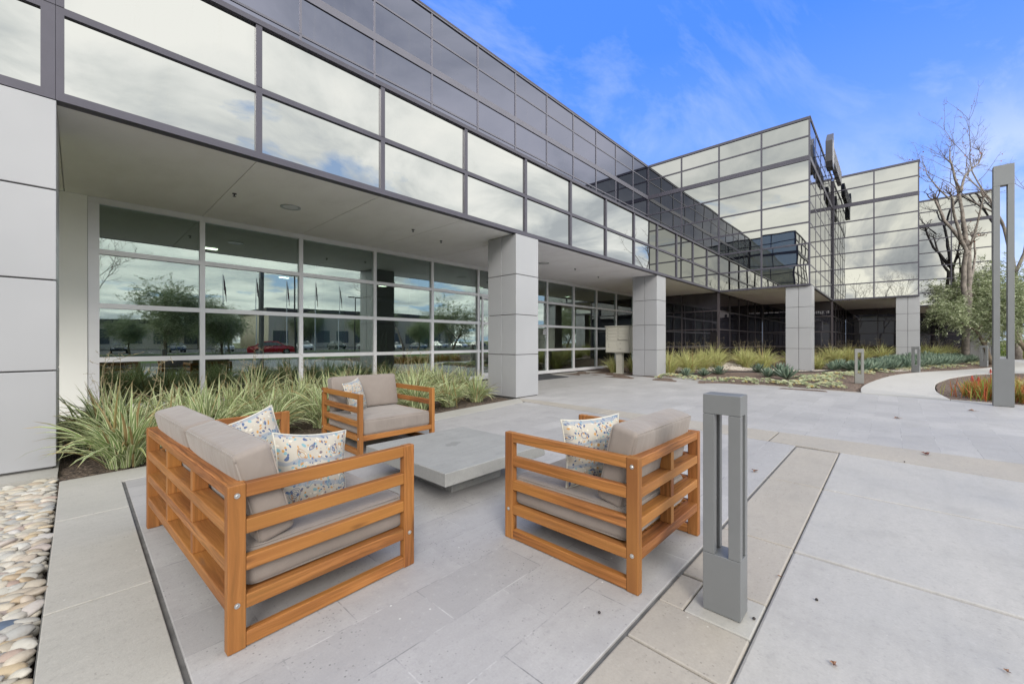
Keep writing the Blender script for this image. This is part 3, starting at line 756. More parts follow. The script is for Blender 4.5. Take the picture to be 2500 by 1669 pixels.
# etched door sticker: wheelchair sign and opening hours (plain bars, unreadable in the photo)
b = mb()
for k in range(3): b.box(12.52-.02*k, 12.74, 10.01, 10.014, 1.75-.07*k, 1.785-.07*k)
b.box(12.62, 12.70, 10.01, 10.014, 1.50, 1.53)
for k in range(9): b.box(12.62, 12.74-.012*(k % 3), 10.01, 10.014, .62-.045*k, .636-.045*k)
ring = []
for i in range(16):
    t = math.pi*(.1+1.5*i/15); ring.append((12.67+.035*math.cos(t), 10.01, .70-.035*math.sin(t)))
b.path(ring, [.006]*16, 5); b.box(12.655, 12.67, 10.004, 10.012, .70, .78)
b.build('door_lettering', 'sign_face', building)

# piers
def pier(name, x, y, wx_, wy, label, jx=True, base=0.0):
    root = empty(name, (x, y, 0), 0, label, 'column', 'panel clad piers under the glass building')
    zs = [base, 1.005, 1.935, 2.865, 3.80]
    for i in range(4):
        b = mb(); gq = .007
        za, zb = zs[i]+(gq if i else .02), zs[i+1]-(gq if i < 3 else .01)
        b.box(0, wx_, 0, wy/2-gq, za, zb); b.box(0, wx_, wy/2+gq, wy, za, zb)
        b.build('cladding_panel', 'cladding', root, bevel=.006)
    b = mb(); b.box(.025, wx_-.025, .025, wy-.025, 0, 3.79); b.build('pier_core', 'joint_dark', root)
    return root
pier('pier', -.955, 6.30, .80, .95, 'light grey panel clad pier at the far left beside the pebbles')
pier('pier', 6.87, 6.30, .80, .93, 'light grey panel clad pier at the end of the striped flax planter')
pier('pier', 14.67, 6.36, .80, .97, 'light grey panel clad pier right beside the mailbox unit')
pier('pier', 22.07, 2.56, .72, .98, 'light grey panel clad pier under the tall glass corner with the roof sign', base=.02)
pier('pier', 31.37, -1.12, .72, .95, 'light grey panel clad pier behind the blue agaves, second from the right')
pier('pier', 40.68, -4.80, .72, .98, 'white panel clad pier farthest right, behind the bare tree')

# recessed lights, sprinklers in the soffit
def downlight(x, y, lab):
    r = empty('downlight', (x, y, 3.8), 0, lab, 'ceiling light', 'round recessed lights in the soffit')
    b = mb(); n = 28
    for rad, z in ((.17, 0), (.17, -.012), (.14, -.012), (.11, .0), (.06, .0)):
        for i in range(n): t = 2*math.pi*i/n; b.v.append((rad*math.cos(t), rad*math.sin(t), z-.002))
    for q in range(4):
        for i in range(n):
            j = (i+1) % n; b.face([q*n+i, q*n+j, (q+1)*n+j, (q+1)*n+i])
    b.build('trim_ring', 'rim_metal', r, smooth=True)
    b = mb()
    for i in range(n): t = 2*math.pi*i/n; b.v.append((.135*math.cos(t), .135*math.sin(t), -.008))
    b.face(list(range(n))); b.build('lens', 'frame_silver', r)
downlight(2.69, 8.14, 'round recessed downlight in the soffit above the sofa')
downlight(10.09, 8.06, 'round recessed downlight in the soffit behind the nearer pier')
for i, (x, y, lab) in enumerate(((1.80, 8.1, 'small dark sprinkler head on the soffit joint, nearest the left end'), (5.09, 7.78, 'small flat dark sprinkler head in the soffit left of the first pier'), (6.13, 8.14, 'small dark sprinkler head in the soffit closest to the first pier'), (11.6, 7.9, 'small sprinkler head in the soffit between the two nearer piers'), (13.6, 8.2, 'small dark sprinkler head in the soffit above the mailbox unit'))):
    b = mb(); b.tube((0, 0, 0), (0, 0, -.012), .035, .03, 12); b.tube((0, 0, -.012), (0, 0, -.045), .01, .01, 8); b.tube((0, 0, -.045), (0, 0, -.05), .026, .026, 10)
    o = b.build('sprinkler_head', 'black_metal', loc=(x, y, 3.8)); tag(o, lab, 'sprinkler')
# white exterior lamp inside far dark windows omitted (interior)

# roof sign: stacked slabs standing off the glass
sg = empty('roof_sign', (24.9, 2.33, 9.9), 0, 'dark metal channel letter sign on the upper glass of the tall wing, seen edge on', 'sign')
def letter(name, pts_boxes, mt=('sign_metal')):
    b = mb()
    for q in pts_boxes: b.box(*q)
    return b.build(name, mt, sg, bevel=.006)
b = mb(); b.v = []
# tall slanted emblem at the near end
prof = [(.35, 0), (1.0, 0), (1.0, 1.25), (.82, 1.80), (.18, 1.25), (.18, .25)]
bb = mb(); n = len(prof)
bb.v = [(x, -.22, z) for x, z in prof]+[(x, .05, z) for x, z in prof]
bb.face(list(range(n))); bb.face([n+i for i in reversed(range(n))])
for i in range(n): j = (i+1) % n; bb.face([i, n+i, n+j, j][::-1])
bb.build('emblem', ['sign_metal'], sg)
bb = mb()
for k in range(4): bb.box(.30+.17*k, .36+.17*k, -.226, -.222, .2, 1.1+.12*k)
bb.build('emblem_stripe', 'sign_face', sg)
X = 1.25
for k in range(9):
    wl = .34
    zt_ = 1.22-.0*k
    q = [(X, X+.07, -.21, -.02, .45, zt_), (X+wl-.07, X+wl, -.211, -.021, .45, zt_)] if k % 2 == 0 else [(X, X+.07, -.21, -.02, .45, zt_), (X+.071, X+wl, -.209, -.022, .45, .54), (X+.071, X+wl*.8, -.208, -.023, zt_-.1, zt_)]
    if k % 2 == 0: q.append((X+.071, X+wl-.071, -.205, -.024, .8, .88))
    letter('letter', q)
    b2 = mb()
    for z_ in q[:1]: b2.box(X+.012, X+.058, -.217, -.2113, .47, zt_-.02)
    b2.build('letter_face', 'sign_face', sg)
    X += .47
b = mb()
for x_ in (.5, 2.2, 3.8, 5.2): b.tube((x_, -.02, .7), (x_, .29, .7), .02, .02, 6)
b.build('bracket', 'frame_dark', sg)

# mailbox unit
mbx = empty('mailbox_unit', (15.1, 8.2, 0), 0, 'beige locker style mailbox unit on a square post beside the second pier', 'mailbox')
b = mb(); b.box(0, .45, -.52, .56, .86, 1.93); b.build('cabinet', 'mailbox_paint', mbx, bevel=.012)
b = mb(); b.box(-.03, .48, -.55, .59, 1.93, 1.965); b.build('top_cap', 'mailbox_paint', mbx, bevel=.008)
b = mb(); b.box(.1, .3, -.12, .13, .02, .86); b.build('post', 'mailbox_paint', mbx, bevel=.006)
b = mb(); b.box(.02, .38, -.2, .21, 0.0, .02); b.build('base_plate', 'mailbox_paint', mbx)
def mdoor(y0, y1, z0, z1, locks):
    b = mb(); b.box(-.014, 0.0, y0, y1, z0, z1); d = b.build('mail_door', 'mailbox_paint', mbx, bevel=.004)
    b = mb()
    for (yy, zz) in locks: b.tube((-.014, yy, zz), (-.026, yy, zz), .016, .014, 10)
    b.build('lock', 'lock_metal', d)
z = 1.90
for k in range(4):
    mdoor(.045, .54, z-.135, z-.008, [(.46, z-.07)]); mdoor(-.50, .03, z-.135, z-.008, [(-.03, z-.07)]); z -= .135
mdoor(.045, .54, .90, 1.35, [(.40, 1.2), (.40, 1.1)]); mdoor(-.50, .03, .90, 1.35, [(-.12, 1.24), (-.12, 1.02)])
b = mb(); b.box(-.03, 0, -.45, -.02, 1.375, 1.385); b.build('mail_slot', 'joint_dark', mbx)
# door mat
b = mb(); b.prism([(10.3, 8.7), (12.35, 8.7), (12.8, 10.0), (10.3, 10.0)], .004, .02); o = b.build('door_mat', 'mat_rubber'); tag(o, 'dark rubber door mat on the pavers behind the first pier', 'mat')
#SPLIT
# ------------------------------------------------------------------ soft goods
def rounded_box(b, hx, hy, hz, r, puff=(0, 0, 0), M4=Matrix(), wob=.004, seed=0, n=10):
    """rounded, slightly stuffed box centred at origin; half sizes hx, hy, hz"""
    idx = {}
    def ticks(h):
        t = [-h, -h+r*.3, -h+r*.7, -h+r]
        k = 7
        for i in range(1, k): t.append(-h+r+(2*h-2*r)*i/k)
        return t+[h-r, h-r*.7, h-r*.3, h]
    T = [ticks(hx), ticks(hy), ticks(hz)]
    H = (hx, hy, hz)
    def vert(i, j, k):
        key = (i, j, k)
        if key in idx: return idx[key]
        q = Vector((T[0][i], T[1][j], T[2][k]))
        inn = Vector([max(-(H[a]-r), min(H[a]-r, q[a])) for a in range(3)])
        d = q-inn
        p = inn+(d.normalized()*r if d.length > 1e-9 else d)
        u = Vector([q[a]/H[a] for a in range(3)])
        for a in range(3):
            o = [x for x in (0, 1, 2) if x != a]
            if abs(u[a]) > .999: p[a] += math.copysign(puff[a]*(1-u[o[0]]**2)**.6*(1-u[o[1]]**2)**.6, u[a])
        nn = noise.noise_vector(p*4+Vector((seed, seed*2, 0)))
        p += nn*wob
        idx[key] = len(b.v); b.v.append(tuple(M4 @ p)); return idx[key]
    n0, n1, n2 = len(T[0])-1, len(T[1])-1, len(T[2])-1
    for (a, c_, fix, flip) in (('xy', 2, 0, 1), ('xy', 2, n2, 0), ('xz', 1, 0, 0), ('xz', 1, n1, 1), ('yz', 0, 0, 1), ('yz', 0, n0, 0)):
        if a == 'xy': A_, B_ = n0, n1; g_ = lambda i, j: vert(i, j, fix)
        elif a == 'xz': A_, B_ = n0, n2; g_ = lambda i, j: vert(i, fix, j)
        else: A_, B_ = n1, n2; g_ = lambda i, j: vert(fix, i, j)
        for i in range(A_):
            for j in range(B_):
                f = [g_(i, j), g_(i+1, j), g_(i+1, j+1), g_(i, j+1)]
                if flip: f.reverse()
                b.face(f)
    return b

def seam(b, hx, hy, hz, r, M4, axis):
    H_ = [hx, hy, hz]; a, c_ = [k for k in (0, 1, 2) if k != axis]; o_ = r*.29-.001
    for sg_ in (-1, 1):
        pts = []
        A_, C_ = H_[a]-o_, H_[c_]-o_; rc = r*1.1
        for (sx, sy, t0) in ((1, 1, 0), (-1, 1, 90), (-1, -1, 180), (1, -1, 270)):
            for k in range(4):
                t = R(t0+30*k); q = [0, 0, 0]; q[axis] = sg_*(H_[axis]-o_)
                q[a] = sx*(A_-rc)+rc*math.cos(t); q[c_] = sy*(C_-rc)+rc*math.sin(t)
                pts.append(tuple(M4 @ Vector(q)))
        pts.append(pts[0]); 
        b.path(pts, [.0042]*len(pts), 6)
def furniture(name, loc, rz, W, D, seats, label, cat, backmids):
    root = empty(name, (loc[0], loc[1], .001), rz, label, cat)
    pw, pd, Ht = .046, .068, .70
    RZ = [(.004, .064), (.165, .225), (.325, .386), (.482, .545), (.638, .699)]
    for sx in (0, 1):
        x0 = 0 if sx == 0 else W-pw; x1 = x0+pw
        for y0, y1 in ((0, pd), (D-pd, D)):
            b = mb(); b.box(x0, x1, y0, y1, 0, Ht); lg = b.build('leg', 'teak', root, bevel=.005)
            xo = 0 if sx == 0 else W; s_ = -1 if sx == 0 else 1
            for z_ in ((.655, .195) if y0 == 0 else (.195,)):
                b = mb(); yc = (y0+y1)/2
                b.tube((xo-s_*.002, yc, z_), (xo+s_*.003, yc, z_), .012, .011, 14)
                b.tube((xo+s_*.003, yc, z_), (xo+s_*.0045, yc, z_), .006, .004, 6)
                b.build('bolt', 'bolt_metal', lg, smooth=False)
        for (za, zb) in RZ:
            b = mb(); b.box(x0+.003, x1-.003, pd, D-pd, za, zb); b.build('arm_rail', 'teak', root, bevel=.005)
    bz = [(.168, .224), (.330, .384), (.488, .542), (.648, .698)]
    for za, zb in bz:
        b = mb(); b.box(pw, W-pw, .003, .080, za, zb); b.build('back_rail', 'teak', root, bevel=.005)
    for m_ in backmids:
        for (a, c_) in zip(bz, bz[1:]):
            b = mb(); b.box(W*m_-.022, W*m_+.022, .006, .074, a[1], c_[0]); b.build('back_post', 'teak', root, bevel=.003)
    b = mb(); b.box(pw, W-pw, D-.055, D-.004, .166, .226); b.build('front_rail', 'teak', root, bevel=.005)
    b = mb(); x = pw+.012; 
    while x < W-pw-.05:
        b.box(x, x+.055, .081, D-.056, .196, .214); x += .083
    for y in (.3, D-.35): b.box(pw, W-pw, y, y+.04, .170, .1955)
    b.build('seat_slats', 'teak', root, bevel=.003)
    # seat cushion
    zs0, zs1 = .220, .402
    b = mb(); cx = W/2
    rounded_box(b, (W-2*pw-.012)/2, (D-.115)/2, (zs1-zs0)/2, .035, (.004, .006, .012), Matrix.Translation((cx, .085+(D-.115)/2, (zs0+zs1)/2)), .005, 3+W)
    sc_ = b.build('seat_cushion', 'taupe_fabric', root, smooth=True)
    b = mb(); seam(b, (W-2*pw-.012)/2, (D-.115)/2, (zs1-zs0)/2, .035, Matrix.Translation((cx, .085+(D-.115)/2, (zs0+zs1)/2)), 2); b.build('piping', 'taupe_fabric', sc_, smooth=True)
    # back cushions, leaning
    wt = (W-2*pw-.01)/seats
    for k in range(seats):
        b = mb(); lean = R(13+1.5*k)
        Mx = Matrix.Translation((pw+.005+wt*(k+.5), .205+.01*k, .408)) @ Matrix.Rotation(lean, 4, 'X') @ Matrix.Translation((0, 0, .215))
        rounded_box(b, wt/2-.003, .078, .218, .026, (.003, .014, .005), Mx, .004, 11+k*5+W)
        bc_ = b.build('back_cushion', 'taupe_fabric', root, smooth=True)
        b = mb(); seam(b, wt/2-.003, .078, .218, .026, Mx, 1); b.build('piping', 'taupe_fabric', bc_, smooth=True)
    return root
furniture('garden_sofa', (.325, 3.817), R(-87), 1.82, .93, 2, 'two seat teak garden sofa with taupe cushions in the left foreground', 'sofa', (.345, .665))
furniture('garden_armchair', (3.21, 5.47), R(179), 1.02, 1.10, 1, 'teak garden armchair with taupe cushions in front of the striped plants', 'armchair', (.5,))
furniture('garden_armchair', (1.953, .945), R(0), .92, .948, 1, 'teak garden armchair with taupe cushions seen from behind, beside the grey bollard', 'armchair', (.5,))

def pillow(loc, yaw, tilt, roll, size, label, seed):
    b = mb(); n = 22; a = size/2; T = .075
    for side in (1, -1):
        base = len(b.v)
        for j in range(n+1):
            for i in range(n+1):
                u = -1+2*i/n; v = -1+2*j/n
                x = a*u*(1-.10*(1-v*v)); y = a*v*(1-.10*(1-u*u))
                h = T*(max(0, 1-abs(u)**3.0)**.55)*(max(0, 1-abs(v)**3.0)**.55)
                h *= 1+.14*noise.noise(Vector((u*1.6+seed, v*1.6, side)))
                zz = side*h+.012*noise.noise(Vector((u*1.2, v*1.2+seed, 5)))
                b.v.append((x, y, zz))
        for j in range(n):
            for i in range(n):
                q = [base+j*(n+1)+i, base+j*(n+1)+i+1, base+(j+1)*(n+1)+i+1, base+(j+1)*(n+1)+i]
                uvs = [((i+di)/n+seed, (j+dj)/n) for di, dj in ((0, 0), (1, 0), (1, 1), (0, 1))]
                if side < 0: q.reverse(); uvs.reverse()
                b.face(q, uvs)
    o = b.build('throw_pillow', 'paisley_fabric', smooth=True)
    o.location = loc; o.rotation_euler = (Matrix.Rotation(R(yaw), 4, 'Z') @ Matrix.Rotation(R(tilt), 4, 'X') @ Matrix.Rotation(R(roll), 4, 'Z')).to_euler()
    tag(o, label, 'pillow', 'paisley throw pillows')
    b = mb(); pts = []
    for k in range(81):
        t = k/80*4; s_ = int(t) % 4; f = (t-int(t))*2-1
        u, v = [(f, -1), (1, f), (-f, 1), (-1, -f)][s_]
        pts.append((a*u*(1-.10*(1-v*v)), a*v*(1-.10*(1-u*u)), .012*noise.noise(Vector((u*1.2, v*1.2+seed, 5)))))
    b.path(pts, [.005]*len(pts), 6); b.build('piping', 'mailbox_paint', o, smooth=True)
    return o
#PILLOWS
pillow((.90, 2.38, .585), 8, 74, -8, .42, 'patterned paisley pillow at the near end of the sofa, behind the arm rails', 1.3)
pillow((.74, 2.95, .62), 4, 76, 16, .43, 'patterned paisley pillow in the middle of the sofa, one corner pointing up', 4.1)
pillow((2.44, 5.06, .60), 37, 76, 6, .42, 'pale paisley pillow on the armchair in front of the plants', 7.7)
pillow((2.235, 1.385, .615), -28, 84, 2, .42, 'patterned paisley pillow on the armchair seen from behind', 9.2)

# ------------------------------------------------------------------ low stone table
tb = empty('coffee_table', (2.5, 3.09, .001), 0, 'low square grey stone coffee table on a recessed block base', 'table')
b = mb(); b.box(-.60, .61, -.62, .62, .195, .30); b.build('table_top', 'table_stone', tb, bevel=.006)
b = mb(); b.box(-.30, .30, -.32, .32, 0, .195); b.build('base', 'table_stone', tb, bevel=.005)

# ------------------------------------------------------------------ bollards and tall light
def bollard(loc, rz, sx, sy, h, z0, z1, label, cat, name='bollard_light', mt='lamp_metal', px=.036, py=.052, group='open frame bollard lights'):
    r = empty(name, loc, rz, label, cat, group)
    b = mb(); b.box(0, sx, 0, sy, .004, z0-.0015); b.build('base_block', mt, r, bevel=.002)
    b = mb(); b.box(.01, sx-.01, .01, sy-.01, 0, .004); b.build('foot', 'joint_dark', r)
    for x in (0, sx-px):
        for y in (0, sy-py):
            b = mb(); b.box(x, x+px, y, y+py, z0, z1); b.build('post', mt, r, bevel=.002)
    b = mb(); b.box(0, sx, 0, sy, z1+.0015, h); b.build('cap', mt, r, bevel=.002)
    return r
bollard((2.082, .508, .003), 0, .122, .165, 1.045, .281, .950, 'dark grey open frame bollard light in the foreground beside the armchair', 'bollard light')
bollard((16.97, .64, -.02), R(8), .17, .22, 1.10, .30, .98, 'pale grey open frame bollard light at the near corner of the mulch bed', 'bollard light', mt='lamp_metal_light', px=.05, py=.065)
bollard((24.5, -.86, 0), R(-12), .2, .25, 1.10, .30, .98, 'grey open frame bollard light between the blue agaves and the path', 'bollard light', px=.055, py=.07)
bollard((32.2, -3.62, .0), R(-16), .2, .27, 1.12, .32, 1.0, 'small grey open frame bollard light just left of the tall light column', 'bollard light', px=.055, py=.075)
bollard((40.2, -4.95, .05), R(0), .2, .25, 1.2, .30, 1.0, 'distant grey open frame bollard light half hidden behind the tall light column', 'bollard light', px=.055, py=.07)
bollard((12.72, -1.785, .004), R(0), .16, .275, 4.86, .96, 4.45, 'tall grey slotted light column standing at the edge of the red flower bed', 'light column', 'light_column', px=.05, py=.088, group='tall slotted light columns')
bollard((6.1, -2.75, .004), R(0), .16, .275, 4.86, .96, 4.45, 'tall slotted light column reflected in the lobby windows', 'light column', 'light_column', px=.05, py=.088, group='tall slotted light columns')

# ------------------------------------------------------------------ foliage builders
_bb = None
def blade(b, p, az, el, L, wdt, droop, seg=6, tone=.5, fold=.25, twist=0.0):
    p = Vector(p); base = len(b.v); d = L/seg
    side = Vector((-math.sin(az), math.cos(az), 0))
    for k in range(seg+1):
        t = k/seg
        wk = wdt*(.55+.9*t if t < .35 else (.865 if t < .4 else .865*(1-((t-.4)/.6)**1.7)))+.0006
        e = el-droop*t**1.35
        dirv_ = Vector((math.cos(az)*math.cos(e), math.sin(az)*math.cos(e), math.sin(e)))
        up_ = Vector((-math.cos(az)*math.sin(e), -math.sin(az)*math.sin(e), math.cos(e)))
        s_ = side*math.cos(twist*t)+up_*math.sin(twist*t)
        b.v += [tuple(p-s_*wk/2+up_*wk*fold), tuple(p), tuple(p+s_*wk/2+up_*wk*fold)]
        p = p+dirv_*d
    for k in range(seg):
        a = base+3*k; t0, t1 = k/seg, (k+1)/seg
        b.face([a, a+1, a+4, a+3], [(0, t0), (.5, t0), (.5, t1), (0, t1)], tone)
        b.face([a+1, a+2, a+5, a+4], [(.5, t0), (1, t0), (1, t1), (.5, t1)], tone)
def flax_mesh(n, L, seed, mt, wdt=.022, spread=.12, name='leaves', arch=1.0):
    rs = random.Random(seed); b = mb()
    for i in range(n):
        az = rs.random()*2*math.pi; rr_ = spread*math.sqrt(rs.random())
        el = R(rs.uniform(48, 88)); t = rs.random()
        l = L*rs.uniform(.62, 1.08)
        blade(b, (rr_*math.cos(az+rs.gauss(0, .5)), rr_*math.sin(az), 0), az+rs.gauss(0, .25), el, l, wdt*rs.uniform(.75, 1.25), R(rs.uniform(55, 135))*arch*(1.15-.4*(el/R(88))), 7, 0 if t < .07 else .12+.88*rs.random(), rs.uniform(.12, .3), rs.gauss(0, .5))
    # few stiff upright tips
    for i in range(n//9):
        az = rs.random()*6.28
        blade(b, (rs.gauss(0, spread*.6), rs.gauss(0, spread*.6), 0), az, R(rs.uniform(74, 88)), L*rs.uniform(.9, 1.15), wdt*.9, R(rs.uniform(10, 35)), 6, rs.random(), .2)
    return b
def stalks(seed, H_, n=3):
    rs = random.Random(seed); b = mb()
    for i in range(n):
        az = rs.random()*6.28; p = Vector((rs.gauss(0, .06), rs.gauss(0, .06), .05)); pts = [p.copy()]
        d = Vector((math.cos(az)*.25, math.sin(az)*.25, 1)).normalized()
        for k in range(6):
            p = p+d*H_/6; d = (d+Vector((rs.gauss(0, .08), rs.gauss(0, .08), -.02))).normalized(); pts.append(p.copy())
            if k > 2:
                for q in range(2):
                    e = p+Vector((rs.gauss(0, .07), rs.gauss(0, .07), rs.uniform(.0, .09)))
                    b.tube(p, e, .0018, .001, 3, False)
                    for w_ in range(2):
                        e2 = e+Vector((rs.gauss(0, .02), rs.gauss(0, .02), rs.gauss(0, .02))); b.tube(e, e2, .001, .003, 3, False)
        b.path(pts, [.0035-.0003*k for k in range(len(pts))], 4)
    return b
flaxP = []
for k in range(6):
    flaxP.append((flax_mesh(200, .76, 20+k, 'flax_leaf', .030, .14).build('leaves', 'flax_leaf'), stalks(60+k, .95).build('flower_stalks', 'stalk_leaf')))
flaxY = [(flax_mesh(170, .95, 40+k, 'flax_leaf_yellow', .024, .16, arch=.8).build('leaves', 'flax_leaf_yellow'), stalks(80+k, 1.1, 5).build('flower_stalks', 'stalk_leaf')) for k in range(3)]
used_proto = set()
def flax(protos, k, loc, sc, label, group, rz=None, stalk=True):
    r = empty('flax_plant', loc, 0, label, 'plant', group)
    rz = rnd.random()*6.28 if rz is None else rz
    lf, st = protos[k % len(protos)]
    for src, nm in ((lf, 'leaves'), (st, 'flower_stalks')):
        if nm == 'flower_stalks' and not stalk: continue
        o = inst(src, nm, (0, 0, 0), rz, sc, r)
    return r
def rowlabel(base, i, end): return base+', '+ORD[i]+' '+end
front = [(.36, 6.0), (1.08, 6.2), (1.8, 6.32), (2.65, 6.42), (3.5, 6.5), (4.35, 6.55), (5.2, 6.65), (6.05, 6.75)]
midr = [(.22, 6.85), (.85, 7.0), (1.6, 7.35), (2.5, 7.5), (3.3, 7.65), (4.2, 7.7), (5.1, 7.85), (5.95, 7.9), (6.75, 8.0)]
back = [(.35, 8.1), (1.3, 8.5), (2.2, 8.6), (3.2, 8.8), (4.2, 8.9), (5.2, 8.9), (6.2, 9.0)]
for nm, rowp, sc in (('front', front, 1.0), ('middle', midr, 1.03), ('back', back, 1.03)):
    for i, (x, y) in enumerate(rowp):
        flax(flaxP, i+len(nm), (x, y, -.02), sc*rnd.uniform(.88, 1.15), 'striped flax clump in the %s row of the planter, %s from the left' % (nm, ORD[i]), 'striped flax clumps in the planter under the lobby windows', stalk=(i % 3 != 1))
far_groups = [
 ('yellow green flax clump right of the second pier', [(16.1, 6.5), (16.9, 6.0), (17.9, 5.8), (18.8, 5.5), (17.2, 7.2), (18.4, 6.8), (19.5, 6.4), (20.3, 6.0)], 1.0),
 ('yellow green flax clump left of the third pier', [(20.3, 4.7), (21.0, 4.2), (21.9, 4.3), (21.5, 5.2), (22.4, 5.2)], 1.0),
 ('yellow green flax clump right of the third pier', [(23.7, 2.9), (24.4, 2.6), (24.0, 3.6), (25.0, 3.2)], .95),
 ('yellow green flax clump left of the fourth pier', [(28.4, 2.2), (29.2, 1.7), (30.0, 1.1), (30.6, .4), (29.6, 2.6), (30.6, 2.0)], .95),
 ('yellow green flax clump right of the fourth pier', [(33.6, -1.7), (34.5, -1.9), (35.4, -2.2), (36.3, -2.4), (37.2, -2.7), (35.6, -1.3)], .95)]
for base, pts, sc in far_groups:
    for i, (x, y) in enumerate(pts):
        flax(flaxY, i, (x, y, bed_h(x, y)-.02), sc*rnd.uniform(.9, 1.12), base+', '+ORD[i]+' of its group from the left', 'yellow green flax clumps in the mulch bed')
flax(flaxY, 1, (15.5, 8.6, 0), .85, 'flax clump behind the mailbox unit post', 'yellow green flax clumps in the mulch bed')
flax(flaxY, 0, (16.1, 8.0, .02), .85, 'flax clump between the mailbox unit and the second pier', 'yellow green flax clumps in the mulch bed')
for a in flaxP+flaxY:
    for o in a: bpy.data.objects.remove(o)

# agaves
def agave_mesh(seed, n=36, L=.46, w=.066):
    rs = random.Random(seed); b = mb()
    for i in range(n):
        t = i/n; az = i*2.399963+rs.gauss(0, .1); el = R(12+70*t+rs.gauss(0, 4)); l = L*(1-.25*t)*rs.uniform(.9, 1.1)
        p = Vector((.02*math.cos(az), .02*math.sin(az), .02+.05*t)); base = len(b.v); side = Vector((-math.sin(az), math.cos(az), 0))
        seg = 5
        for k in range(seg+1):
            q = k/seg; e = el+R(14)*q
            dv = Vector((math.cos(az)*math.cos(e), math.sin(az)*math.cos(e), math.sin(e))); uv_ = Vector((-math.cos(az)*math.sin(e), -math.sin(az)*math.sin(e), math.cos(e)))
            wk = w*[.5, .82, 1, .85, .5, .02][k]; th = wk*.22
            b.v += [tuple(p-side*wk/2+uv_*wk*.18), tuple(p+uv_*.0), tuple(p+side*wk/2+uv_*wk*.18), tuple(p-uv_*th)]
            p = p+dv*l/seg
        tn = rs.random()
        for k in range(seg):
            a = base+4*k
            for i0, i1 in ((0, 1), (1, 2), (2, 3), (3, 0)):
                b.face([a+i0, a+i1, a+4+i1, a+4+i0], None, tn)
    return b
ag = [agave_mesh(300+k).build('agave', 'agave_leaf') for k in range(4)]
def place_agave(k, x, y, sc, label, group):
    o = inst(ag[k % 4], 'agave', (x, y, bed_h(x, y)), rnd.random()*6.28, sc); tag(o, label, 'agave', group)
na = 0
for row, off in enumerate((.95, 1.5, 2.1)):
    x = 22.9+.25*row
    while x < 36.5:
        y = pathL(x)+off+.35+rnd.gauss(0, .06)
        if not (30.9 < x < 32.4 and -1.5 < y < .1) and not (22 < x < 23.1 and y > 2.2):
            place_agave(na, x, y, rnd.uniform(1.0, 1.3), 'blue green agave rosette in the dense bed between the last piers and the path', 'blue green agaves massed along the path'); na += 1
        x += rnd.uniform(.5, .62)
for i, (x, y, s_) in enumerate(((18.6, 3.95, 1.0), (17.1, 3.3, 1.0), (18.2, 3.05, 1.25), (16.8, 2.6, 1.1), (17.0, 4.9, .9), (16.3, 5.2, .8), (15.7, 5.6, .8))):
    place_agave(i, x, y, s_, 'small solitary agave in the open mulch right of the second pier, '+ORD[i]+' of seven by size', 'small agaves scattered in the mulch') if 0 else None
lab7 = ['farthest right of the solitary agaves behind the pale succulents', 'solitary agave between two smaller ones in the open mulch', 'largest solitary agave, with blue pointed leaves, left of the third pier', 'solitary green agave nearest to the bollard light and third pier', 'small solitary agave at the foot of the yellow green flax', 'small agave in front of the flax beside the second pier', 'small agave closest to the second pier']
for i, (x, y, s_) in enumerate(((18.9, 3.95, .95), (17.2, 3.3, .95), (18.4, 3.1, 1.25), (16.8, 2.65, 1.15), (17.0, 4.9, .9), (16.2, 5.2, .8), (15.8, 5.7, .8))):
    place_agave(i, x, y, s_, lab7[i], 'small agaves scattered in the mulch')
for o in ag: bpy.data.objects.remove(o)

# pale succulent mounds
def mound_mesh(seed, n=46, rad=.45):
    rs = random.Random(seed); b = mb()
    for i in range(n):
        r_ = rad*math.sqrt(rs.random()); a = rs.random()*6.28; cx, cy_ = r_*math.cos(a)*1.25, r_*math.sin(a)*.8
        cz = .10*(1-(r_/rad)**2)+rs.uniform(0, .03); s_ = rs.uniform(.045, .075)
        tn = rs.random()
        for k in range(13):
            az = k*2.4; el = R(15+60*k/13)
            p0 = Vector((cx, cy_, cz)); d = Vector((math.cos(az)*math.cos(el), math.sin(az)*math.cos(el), math.sin(el))); sd = Vector((-math.sin(az), math.cos(az), 0)); l = s_*(1-.35*k/13)
            m0 = p0+d*l*.6; q = len(b.v)
            b.v += [tuple(p0), tuple(m0-sd*l*.34), tuple(p0+d*l+Vector((0, 0, l*.15))), tuple(m0+sd*l*.34), tuple(m0-Vector((0, 0, l*.15)))]
            b.face([q, q+1, q+2, q+3], None, tn); b.face([q, q+4, q+1], None, tn); b.face([q, q+3, q+4], None, tn)
    return b
mm_ = [mound_mesh(400+k).build('succulent_mound', 'succulent_leaf') for k in range(3)]
mp = [(14.75, 5.9), (14.75, 5.1), (14.75, 4.35), (14.62, 3.6), (14.75, 2.95), (15.0, 2.35), (14.5, 2.1), (14.6, 1.4), (15.4, 1.35), (15.9, 1.9), (16.6, 1.75), (17.3, 1.95), (18.2, 1.7), (19.0, 1.75), (19.9, 1.45), (20.8, 1.35), (21.7, 1.0), (22.6, .8), (23.6, .55), (25.9, -.35), (27.0, -.85), (28.2, -1.35), (29.4, -1.85), (30.6, -2.35), (33.4, -3.3), (34.6, -3.4), (36.0, -3.9)]
for i, (x, y) in enumerate(mp):
    o = inst(mm_[i % 3], 'succulent_mound', (x, y, bed_h(x, y)-.01), rnd.random()*6.28, rnd.uniform(.85, 1.25))
    lab = 'mound of pale succulents beside the walkway edge, %s from the second pier' % ORD[i] if i < 10 else ('mound of pale succulents along the curved path, %s from the near bollard light' % ORD[i-10])
    tag(o, lab, 'succulents', 'pale succulent mounds')
for o in mm_: bpy.data.objects.remove(o)
